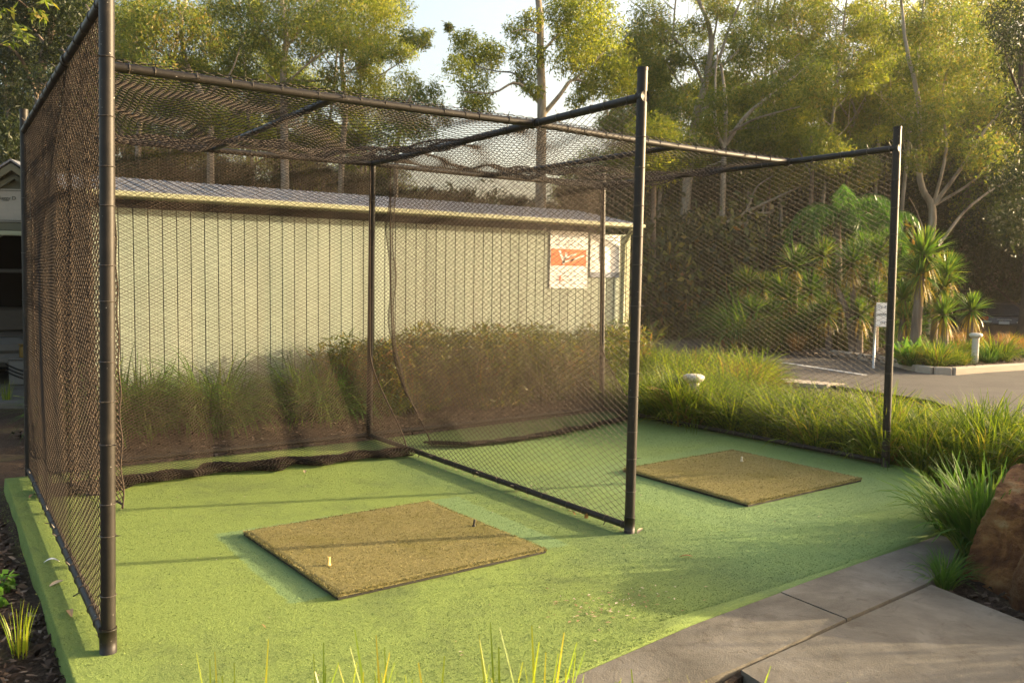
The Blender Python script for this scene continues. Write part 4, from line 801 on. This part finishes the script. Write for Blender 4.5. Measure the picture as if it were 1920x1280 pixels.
q = at(1343, 640, 33); mb = MB(); mb.tube([(0, 0, 0), (.02, 0, 3.1)], .03, 8); mb.tube([(.02, 0, 3.09), (.02, 0, 3.14)], .04, 8); o = mb.build('marker_pole', M['galv'], None, True); o.location = (q[0], q[1], -.7); tag(o, 'thin pale pole left of the dull red car', 'pole')

# ------------------------------------------------------------------ trees
class Tree:
    def __init__(s): s.mb = MB(); s.c = []
    def limb(s, pts, r0, r1, n=7):
        P = smooth_pts(pts, 4); k = len(P); P = P+rng.normal(size=P.shape)*r1*.25*np.linspace(0, 1, k)[:, None]; s.mb.tube(P, np.linspace(r0, r1, k), n); return P
    def cluster(s, c, r, n, flat=.7): s.c.append((np.array(c, float), r, int(n), flat))
    def leaves(s, lw, ll):
        A_ = []
        for c, r, n, fl in s.c:
            k = max(5, n//11); sub = rng.normal(size=(k, 3)); sub /= np.linalg.norm(sub, axis=1)[:, None]; sub *= (r*rng.uniform(.2, 1.0, k)**.5)[:, None]; sub[:, 2] *= fl
            pk = rng.integers(0, k, n); off = rng.normal(size=(n, 3))*r*.19; off[:, 2] -= abs(rng.normal(size=n))*r*.16; A_.append(c+sub[pk]+off)
        return leaf_quads(np.concatenate(A_), lw, ll, .55)
    def build(s, name, base, bark_, leaf, lab, group, lw=.055, ll=.19, cat='tree'):
        base = np.array(base, float); root = thing(name, tuple(base), lab, cat, group)
        s.mb.V = [v-base for v in s.mb.V]; s.mb.build('trunk', bark_, root, True)
        if s.c: V, Fq = s.leaves(lw, ll); mesh_obj('crown', V-base, Fq, leaf, root)
        return root
WOOD = 'eucalypts of the wood behind the cages'
def gpt(u, t):
    q = at(u, 640, t); return np.array([q[0], q[1], float(ground_z(q[0], q[1]))-.05])
def hero(u0, t, limbs, clusters, lab, leaf='leaf', bk='bark_pale', dens=1.0, name='gum_tree', lw=.036, ll=.15):
    """limbs/clusters laid out as seen, each given its own depth offset around t (metres)"""
    T = Tree(); base = gpt(u0, t); rs = random.Random(int(u0*7+t))
    for k, (pts, r0, r1) in enumerate(limbs):
        dd = 0 if k == 0 else rs.uniform(-1.6, 1.6); n = len(pts); P = [at(u, v, t+dd*i/(n-1)) for i, (u, v) in enumerate(pts)]
        if k == 0: P = [base]+P
        T.limb(P, r0*.82, r1*.8, 8 if r0 > .1 else 6)
    for (u, v, r) in clusters:
        dd = rs.uniform(-2.2, 2.2); rad = 1.14*r/1635.5*t; T.cluster(at(u, v, t+dd), rad, 330*dens*max(.35, rad)**1.8*(.16/ll)**1.2*6.2)
    return T.build(name, base, M[bk], M[leaf], lab, WOOD, lw, ll)
# the pale gum in the middle
hero(1014, 28, [([(1014, 330), (1016, 215), (1013, 100), (1008, -40)], .24, .12), ([(1014, 196), (988, 168), (962, 156), (925, 174), (868, 172)], .085, .025), ([(986, 166), (964, 138), (930, 134), (893, 124)], .05, .02), ([(1018, 216), (1050, 178), (1074, 150), (1112, 160), (1165, 172)], .10, .03), ([(1018, 96), (1042, 70), (1066, 50)], .06, .025), ([(1074, 152), (1110, 120), (1140, 90)], .05, .02), ([(1016, 66), (985, 55), (960, 60)], .04, .015), ([(925, 174), (905, 195), (892, 215)], .03, .012)],
     [(882, 88, 34), (905, 112, 34), (868, 68, 20), (860, 122, 24), (892, 160, 30), (925, 90, 24), (905, 195, 20), (880, 190, 16), (990, 100, 30), (985, 140, 24), (975, 50, 26), (998, 28, 18), (1000, 165, 16), (1052, 20, 30), (1090, 30, 40), (1125, 52, 40), (1095, 75, 40), (1140, 95, 40), (1075, 105, 34), (1110, 120, 38), (1160, 130, 30), (1135, 150, 36), (1175, 160, 24), (1100, 160, 26), (1060, 60, 26), (1110, -5, 36), (1060, -20, 36), (1080, 185, 18)], 'tall pale-barked gum in the middle against the white sky, crown lit on its right side', 'leaf_y', dens=1.25)
# left group
hero(535, 31, [([(534, 330), (532, 140), (536, 60), (520, -40)], .22, .09), ([(534, 130), (500, 70), (470, 20), (465, -30)], .08, .03), ([(536, 90), (575, 40), (600, -10)], .07, .03), ([(533, 160), (590, 110), (640, 80)], .06, .02), ([(533, 170), (480, 120), (430, 90)], .06, .02), ([(536, 150), (610, 150), (690, 120), (745, 105)], .05, .015)],
     [(470, 20, 40), (430, 70, 40), (500, 60, 36), (560, 30, 44), (610, 30, 40), (580, 90, 34), (640, 70, 34), (450, 120, 36), (520, 110, 24), (670, 120, 26), (700, 95, 22), (740, 100, 18), (620, 140, 28), (480, 170, 30), (560, 160, 30), (530, -10, 40), (790, 75, 16), (765, 60, 18), (640, 0, 34)], 'pale slender gum behind the front roof beam of the left bay', dens=1.15)
hero(640, 34, [([(640, 330), (648, 200), (640, 110), (660, 20), (655, -30)], .17, .07), ([(648, 190), (700, 150), (760, 110), (800, 70)], .05, .015), ([(645, 150), (610, 110), (590, 70)], .05, .02), ([(645, 90), (690, 60), (720, 20)], .05, .02)],
     [(680, 20, 44), (720, 40, 40), (700, 0, 44), (660, 60, 38), (730, 85, 30), (740, 10, 30), (610, 50, 36), (690, 150, 30), (640, 180, 36), (720, 170, 30), (790, 72, 16), (760, 150, 26), (800, 60, 14), (680, 210, 36)], 'thin gum with a sparse tip left of the bright sky gap', 'leaf_y')
hero(745, 30, [([(742, 330), (750, 240), (765, 190), (790, 160)], .12, .04), ([(752, 235), (800, 220), (830, 200)], .04, .015)], [(770, 190, 34), (800, 165, 26), (810, 200, 26), (770, 230, 34), (740, 200, 32), (830, 220, 16), (790, 240, 26), (730, 250, 30), (842, 48, 9)], 'low dark-green tree rising over the middle of the roof beam', 'leaf')
hero(400, 29, [([(395, 330), (390, 210), (350, 120), (340, 40), (360, -30)], .17, .07), ([(385, 180), (430, 140), (450, 90)], .06, .02), ([(360, 140), (310, 100), (270, 90)], .06, .02), ([(388, 200), (320, 180), (260, 170)], .05, .02)],
     [(340, 30, 44), (380, 70, 40), (300, 80, 44), (270, 30, 44), (350, 130, 40), (410, 150, 36), (290, 140, 40), (240, 100, 36), (420, 20, 40), (250, 160, 30), (330, 190, 34), (400, 210, 30)], 'leafy gum between the left front post and the slender pale gum', dens=1.2)
hero(262, 33, [([(258, 330), (262, 200), (250, 110), (265, 20), (240, -30)], .16, .06), ([(260, 180), (300, 130), (330, 80)], .05, .02), ([(255, 140), (225, 90), (215, 40)], .05, .02)], [(240, 40, 40), (225, 100, 36), (280, 20, 40), (250, 200, 36), (300, 230, 36), (220, 170, 30), (270, 120, 30)], 'gum just right of the left front post', dens=1.0)
# near dark trees, top left
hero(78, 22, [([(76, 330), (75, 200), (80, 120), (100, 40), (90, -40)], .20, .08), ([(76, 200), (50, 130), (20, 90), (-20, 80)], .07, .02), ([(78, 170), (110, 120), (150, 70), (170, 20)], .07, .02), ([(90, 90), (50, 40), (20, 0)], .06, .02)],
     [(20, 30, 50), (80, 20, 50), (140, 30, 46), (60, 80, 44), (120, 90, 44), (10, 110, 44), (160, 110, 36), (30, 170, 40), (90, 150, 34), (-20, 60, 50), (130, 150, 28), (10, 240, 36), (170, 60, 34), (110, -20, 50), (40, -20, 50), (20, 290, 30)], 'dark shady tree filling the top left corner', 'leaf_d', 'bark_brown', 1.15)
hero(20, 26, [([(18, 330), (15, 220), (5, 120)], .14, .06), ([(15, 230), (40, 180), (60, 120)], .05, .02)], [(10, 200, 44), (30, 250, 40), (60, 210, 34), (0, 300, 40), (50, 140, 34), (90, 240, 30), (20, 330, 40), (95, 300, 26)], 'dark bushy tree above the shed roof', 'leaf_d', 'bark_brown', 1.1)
# right-hand wood
hero(1290, 33, [([(1285, 400), (1304, 225), (1324, 150), (1332, 60), (1292, -40)], .26, .07), ([(1324, 152), (1352, 100), (1372, 40), (1410, -40)], .10, .04), ([(1328, 150), (1400, 80), (1440, 40), (1500, -10)], .08, .03), ([(1306, 215), (1376, 165), (1430, 150), (1500, 100)], .08, .02), ([(1320, 160), (1290, 100), (1240, 50), (1180, 0)], .07, .02), ([(1334, 90), (1345, 30), (1340, -30)], .06, .02), ([(1304, 200), (1270, 150), (1250, 120)], .05, .02)],
     [(1220, 20, 34), (1260, 60, 30), (1245, 120, 36), (1290, 100, 30), (1230, 170, 40), (1270, 190, 36), (1400, 60, 34), (1440, 30, 40), (1480, 40, 40), (1500, 5, 40), (1460, 80, 34), (1420, 110, 32), (1360, 140, 36), (1390, 190, 36), (1330, 110, 22), (1350, 10, 26), (1500, 90, 34), (1480, 130, 34), (1310, 40, 22), (1200, 70, 30), (1215, 120, 34)], 'tall pale gum with many leaning white limbs, right of the divider post', 'leaf', dens=1.1)
hero(1357, 30, [([(1352, 600), (1354, 420), (1358, 282), (1361, 205), (1352, 120)], .17, .05), ([(1358, 280), (1342, 236), (1341, 160), (1345, 90)], .09, .03), ([(1360, 272), (1400, 216), (1450, 175), (1530, 110), (1580, 60)], .10, .02), ([(1366, 250), (1420, 222), (1500, 200)], .06, .02), ([(1372, 245), (1410, 240), (1440, 250)], .04, .015), ([(1358, 300), (1300, 330), (1280, 400)], .05, .02)],
     [(1440, 160, 30), (1520, 130, 36), (1560, 90, 34), (1500, 180, 34), (1450, 215, 30), (1400, 240, 30), (1350, 180, 26), (1330, 230, 30), (1300, 280, 36), (1540, 170, 34)], 'white forked gum seen over the right bay roof', 'leaf', dens=1.15)
hero(1590, 36, [([(1560, 520), (1575, 330), (1600, 230), (1640, 160), (1690, 90)], .17, .04), ([(1606, 220), (1585, 150), (1560, 90)], .07, .02), ([(1600, 230), (1572, 190), (1567, 140)], .06, .02), ([(1640, 160), (1650, 90), (1640, 20)], .06, .02)],
     [(1560, 40, 40), (1600, 70, 40), (1640, 30, 40), (1670, 70, 36), (1570, 120, 36), (1620, 130, 36), (1680, 130, 36), (1550, 190, 40), (1600, 190, 40), (1650, 200, 40), (1580, 240, 36), (1630, 15, 30), (1700, 40, 30)], 'slanting gum left of the corner post top', 'leaf', dens=1.0)
hero(1745, 30, [([(1740, 620), (1742, 480), (1748, 392), (1724, 335), (1722, 190), (1700, 90), (1690, 0)], .24, .05), ([(1748, 388), (1800, 318), (1850, 240), (1915, 170)], .10, .025), ([(1748, 394), (1774, 280), (1768, 170), (1800, 60)], .09, .02), ([(1752, 385), (1830, 335), (1900, 250)], .07, .02), ([(1724, 335), (1700, 290), (1690, 240)], .05, .02), ([(1760, 460), (1810, 395), (1870, 350), (1930, 325)], .07, .03), ([(1745, 470), (1720, 400), (1705, 370)], .04, .015)],
     [(1700, 60, 44), (1750, 50, 44), (1800, 40, 44), (1850, 60, 44), (1720, 120, 40), (1770, 120, 44), (1830, 120, 44), (1890, 130, 44), (1700, 180, 36), (1750, 200, 40), (1810, 190, 40), (1870, 200, 44), (1740, 260, 30), (1790, 260, 36), (1850, 280, 40), (1900, 260, 40), (1690, 240, 26), (1720, 300, 24), (1780, 10, 36), (1900, 330, 34)], 'wide-branching gum right of the corner post, behind the yuccas', 'leaf', 'bark_pale', 1.0)
hero(1905, 24, [([(1925, 560), (1930, 300), (1915, 150), (1925, 20)], .2, .08), ([(1920, 200), (1890, 120), (1880, 60)], .06, .02)], [(1900, 20, 44), (1930, 60, 50), (1925, 120, 46), (1940, 200, 50), (1910, 320, 44), (1930, 400, 50), (1900, 400, 36), (1890, 60, 26)], 'dark tree at the right edge', 'leaf_d', 'bark_dark', 1.2)
hero(1190, 36, [([(1196, 420), (1190, 250), (1200, 150), (1190, 60)], .15, .05), ([(1192, 240), (1230, 190), (1260, 150)], .05, .02)], [(1190, 100, 36), (1215, 160, 40), (1180, 190, 40), (1225, 230, 40), (1200, 60, 30), (1250, 230, 40), (1160, 230, 34)], 'green gum directly behind the top of the divider post', 'leaf', dens=1.1)
for (u, v, t_, r, lf, lab) in ((1225, 255, 27, 46, 'leaf_y', 'rounded yellow-green tree beside the top of the divider post'), (1520, 265, 29, 44, 'leaf_y', 'sunlit yellow-topped small tree above the right bay beam'), (1585, 290, 30, 40, 'leaf', 'low green tree left of the corner post under the slanting gum'), (1440, 280, 33, 46, 'leaf', 'green tree between the forked gum and the sunlit small tree')):
    hero(u, t_, [([(u, v+150), (u+3, v+40), (u, v-10)], .12, .05), ([(u, v+60), (u-25, v+10)], .05, .02), ([(u, v+60), (u+28, v+5)], .05, .02)], [(u, v, r), (u-r*.8, v+r*.5, r*.8), (u+r*.8, v+r*.45, r*.8), (u, v+r*.9, r), (u-r*.4, v-r*.3, r*.6), (u+r*.45, v-r*.2, r*.6)], lab, lf, 'bark_brown', 1.5)
def slender(u, t, lean, lab, seed):
    rs = random.Random(seed); P = [(u, 420), (u+lean*.35, 270), (u+lean*.7, 140), (u+lean, 20), (u+lean*1.2, -50)]; L = [(P, .11, .03)]; Cl = []
    for k in range(9):
        v0 = 300-34*k+rs.uniform(-10, 10); x0 = float(np.interp(-v0, [-420, -270, -140, -20, 50], [p[0] for p in P])); sd = 1 if k % 2 else -1; ln = rs.uniform(50, 120); e = (x0+sd*ln*.75, v0-ln*rs.uniform(.6, 1.1))
        L.append(([(x0, v0), (x0+sd*ln*.3, v0-ln*.28), e], .035, .010))
        for q in range(3): Cl.append((e[0]+rs.uniform(-26, 26), e[1]+rs.uniform(-18, 26), rs.uniform(13, 24)))
        f = (x0+sd*ln*.35, v0-ln*.95); L.append(([(x0+sd*ln*.3, v0-ln*.28), f], .018, .007)); Cl.append((f[0], f[1], rs.uniform(12, 20)))
    hero(u, t, L, Cl, lab, 'leaf_y', 'bark_pale', .75)
SL = 'slender pale gum with thin upswept limbs among the taller background gums'
for k, (u, t, ln) in enumerate(((310, 37, 25), (480, 36, -30), (600, 38, 40), (690, 39, -20), (1235, 36, 30), (1400, 35, 50), (1465, 37, -25), (1540, 34, 45), (1640, 37, 20), (1690, 34, 40), (1800, 47, 55))): slender(u, t, ln, SL, 40+k)
# fallen pale limb beyond the road
T = Tree(); b_ = gpt(1395, 31)
for pts, r0, r1 in (([(1360, 420), (1400, 398), (1440, 378), (1500, 350)], .08, .03), ([(1396, 400), (1440, 399), (1452, 392)], .05, .03), ([(1430, 398), (1436, 380), (1470, 366)], .04, .015), ([(1400, 396), (1420, 350), (1450, 330)], .04, .015)): T.limb([at(u, v, 31) for u, v in pts], r0, r1)
T.limb([b_, at(1350, 520, 31), at(1360, 420, 31)], .12, .08); T.build('dead_tree', b_, M['bark_pale'], None, 'bare pale dead limbs seen through the right side net', WOOD)

# generic trees filling the wood behind; eight models shared by copies
def generic(seed, Ht, leaf, bk, spread_=1.0, low=.22, dens=1.3):
    T = Tree(); rs = random.Random(seed); T.limb([(0, 0, 0), (rs.uniform(-.3, .3), rs.uniform(-.3, .3), Ht*.4), (rs.uniform(-.8, .8), rs.uniform(-.8, .8), Ht*.75), (rs.uniform(-1, 1), rs.uniform(-1, 1), Ht)], Ht*.017, Ht*.004)
    for k in range(9):
        z0 = Ht*(low+(.9-low)*k/9); az = k*2.4+rs.uniform(-.5, .5); L = Ht*.26*spread_*(1.15-.6*k/9)*rs.uniform(.7, 1.2); rise = rs.uniform(.35, 1.0)*L
        e = np.array([math.cos(az)*L, math.sin(az)*L, z0+rise]); mpt = np.array([math.cos(az+.2)*L*.5, math.sin(az+.2)*L*.5, z0+rise*.35]); T.limb([(0, 0, z0), mpt, e], Ht*.006, Ht*.0016, 5)
        for q in range(4):
            c = e*(.62+.18*q)+np.array([rs.uniform(-1, 1), rs.uniform(-1, 1), rs.uniform(-.4, .8)])*L*.28; c[2] = e[2]+rs.uniform(-.5, .7)*L*.4; T.cluster(c, L*rs.uniform(.24, .40), 520*dens)
    for q in range(5): T.cluster((rs.uniform(-1, 1), rs.uniform(-1, 1), Ht*rs.uniform(.9, 1.02)), Ht*.08, 520*dens)
    root = T.build('gum_tree', (0, 0, 0), M[bk], M[leaf], 'x', WOOD, .055, .20); return root
GEN = [generic(11, 15, 'leaf', 'bark_pale'), generic(12, 13, 'leaf', 'bark_brown', 1.2, .25), generic(13, 17, 'leaf_y', 'bark_pale', .9, .4), generic(14, 12, 'leaf_d', 'bark_dark', 1.25, .12, 1.4), generic(15, 10, 'leaf_d', 'bark_dark', 1.3, .10, 1.5)]
used = [False]*len(GEN)
def plant(k, u, t, s, lab):
    o = GEN[k] if not used[k] else copy_tree(GEN[k]); used[k] = True
    b_ = gpt(u, t); o.location = tuple(b_); o.rotation_euler = (0, 0, random.uniform(0, 6.28)); o.scale = (s, s, s); o["label"] = lab; o["category"] = 'tree'; o["group"] = WOOD
LA = 'background gum seen through the roof nets behind the cream building'; LB = 'dark leafy tree in the shaded understorey behind the building and road'; LC = 'tall background gum behind the road and yuccas'; LD = 'dark tree in the deep shade behind the parked charcoal SUV, or added unseen past the right edge to shade it'
for i, (k, u, t, s) in enumerate(((0, 180, 46, 1.0), (1, 330, 44, .95), (2, 470, 48, .85), (0, 590, 46, .80), (1, 700, 46, .62), (1, 1120, 50, .72), (0, 1230, 47, 1.02), (2, 60, 42, 1.0), (0, 250, 38, .8), (1, 400, 39, .85), (0, 505, 40, .72), (1, 610, 41, .66), (0, 690, 38, .55), (2, 140, 38, .9), (1, 1290, 41, .9))): plant(k, u, t, s, LA)
for i, (k, u, t, s) in enumerate(((4, 240, 33, .62), (3, 350, 36, .55), (4, 450, 35, .62), (3, 560, 37, .55), (4, 660, 36, .60), (3, 770, 38, .48), (4, 860, 37, .55), (3, 960, 39, .46), (4, 1060, 38, .58), (3, 1150, 37, .56), (4, 1240, 38, .72), (3, 1330, 40, .66), (4, 1420, 41, .85), (3, 1500, 40, .72), (4, 1580, 39, .85), (3, 1660, 40, .78), (4, 130, 36, .8), (3, 40, 33, .7))): plant(k, u, t, s, LB)
for i, (k, u, t, s) in enumerate(((0, 1330, 50, .95), (1, 1440, 48, 1.0), (2, 1540, 52, .92), (0, 1640, 48, .95), (1, 1750, 50, 1.15), (2, 1850, 47, 1.05), (1, 1390, 41, .8), (0, 1495, 43, .85), (1, 1600, 42, .9), (0, 1700, 41, .95), (1, 1800, 39, 1.0))): plant(k, u, t, s, LC)
for i, (k, u, t, s) in enumerate(((3, 1700, 42, .9), (4, 1760, 44, 1.0), (3, 1830, 43, .95), (4, 1890, 45, 1.1), (3, 1960, 42, 1.0), (4, 2060, 40, 1.1), (3, 2150, 38, 1.0), (4, 1800, 48, 1.1), (3, 1900, 50, 1.2), (4, 2260, 40, 1.2), (3, 2080, 47, 1.1), (3, 2330, 38, 1.1), (4, 2420, 42, 1.2), (3, 2500, 37, 1.2), (4, 2600, 44, 1.3), (3, 2700, 40, 1.2), (4, 2380, 48, 1.3), (4, 2560, 39, 1.0), (3, 2820, 42, 1.2), (4, 1985, 36, .95), (4, 2120, 34, .9))): plant(k, u, t, s, LD)  # trees past the right edge are unseen, added sunward to shade this background
# shaded undergrowth: low bushes filling the dark band under the wood
UNDER = []
for k in range(3):
    V, Fq = leafball(1500, 1.1, .07, .17, .85); V[:, 2] += .85; me = mesh_obj('undergrowth', V, Fq, M['leaf_d']).data; bpy.data.objects.remove([x for x in bpy.data.objects if x.data == me][0]); UNDER.append(me)
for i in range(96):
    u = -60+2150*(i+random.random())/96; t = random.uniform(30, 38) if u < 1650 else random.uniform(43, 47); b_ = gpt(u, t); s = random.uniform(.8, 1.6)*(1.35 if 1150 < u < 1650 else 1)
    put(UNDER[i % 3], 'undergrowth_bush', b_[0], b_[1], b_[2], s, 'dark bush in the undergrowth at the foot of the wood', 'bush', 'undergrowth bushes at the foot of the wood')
UL = UNDER[0].copy(); UL.materials.clear(); UL.materials.append(M['shrub'])
for i in range(26):
    u = 1170+480*(i+random.random())/26; t = random.uniform(27.5, 31); b_ = gpt(u, t)
    put([UNDER[1], UL, UNDER[2]][i % 3], 'understorey_bush', b_[0], b_[1], b_[2], random.uniform(1.2, 2.0), 'tall leafy bush in the understorey across the road behind the yuccas', 'bush', 'understorey bushes across the road', None, random.uniform(1.5, 2.6))
# the deep wood beyond, one mass
T = Tree()
for i in range(210):
    u = -250+2600*(i+random.random())/210; t = random.uniform(56, 72); b_ = gpt(u, t); h = random.uniform(5, 8) if u < 1150 else random.uniform(8, 13); T.limb([b_, b_+[random.uniform(-.5, .5), 0, h*.6], b_+[random.uniform(-1, 1), 0, h]], .18, .05, 5)
    for q in range(5): T.cluster(b_+[random.uniform(-2.2, 2.2), random.uniform(-2, 2), h*random.uniform(.25, 1.0)], random.uniform(1.3, 2.1), 190)
root = T.mb; tr = root.build('deep_wood', M['bark_dark']); V, Fq = T.leaves(.16, .5); tag(tr, 'far mass of trees closing the view behind the wood', 'woodland', kind='stuff'); c_ = mesh_obj('foliage', V, Fq, M['leaf_d'], tr); c_["kind"] = 'stuff'
# a twig of near leaves hanging into the top left corner
T = Tree(); T.limb([at(-60, -60, 6), at(20, -10, 6), at(70, 30, 6.1)], .012, .004, 5)
for u, v in ((10, 20), (28, 50), (60, 15), (90, 0), (35, 70), (75, 28)): T.cluster(at(u, v, 6.05), .07, 16)
T.build('overhanging_branch', at(-60, -60, 6), M['bark_brown'], M['leaf'], 'near leafy twig hanging into the top left corner', None, .022, .075, 'branch')

# ------------------------------------------------------------------ warm evening haze
mb = MB(); mb.box((30, 25, 11), (190, 170, 24.4)); hz = NT('haze'); hz.t.nodes.remove(hz.b); pv = hz.n("ShaderNodeVolumePrincipled"); pv.inputs["Color"].default_value = (.95, .92, .86, 1); pv.inputs["Density"].default_value = .0004; pv.inputs["Anisotropy"].default_value = .4
hz.l(pv.outputs[0], hz.o.inputs["Volume"]); tag(mb.build('haze', hz.m), 'thin warm evening haze over the whole place', 'haze', kind='stuff')
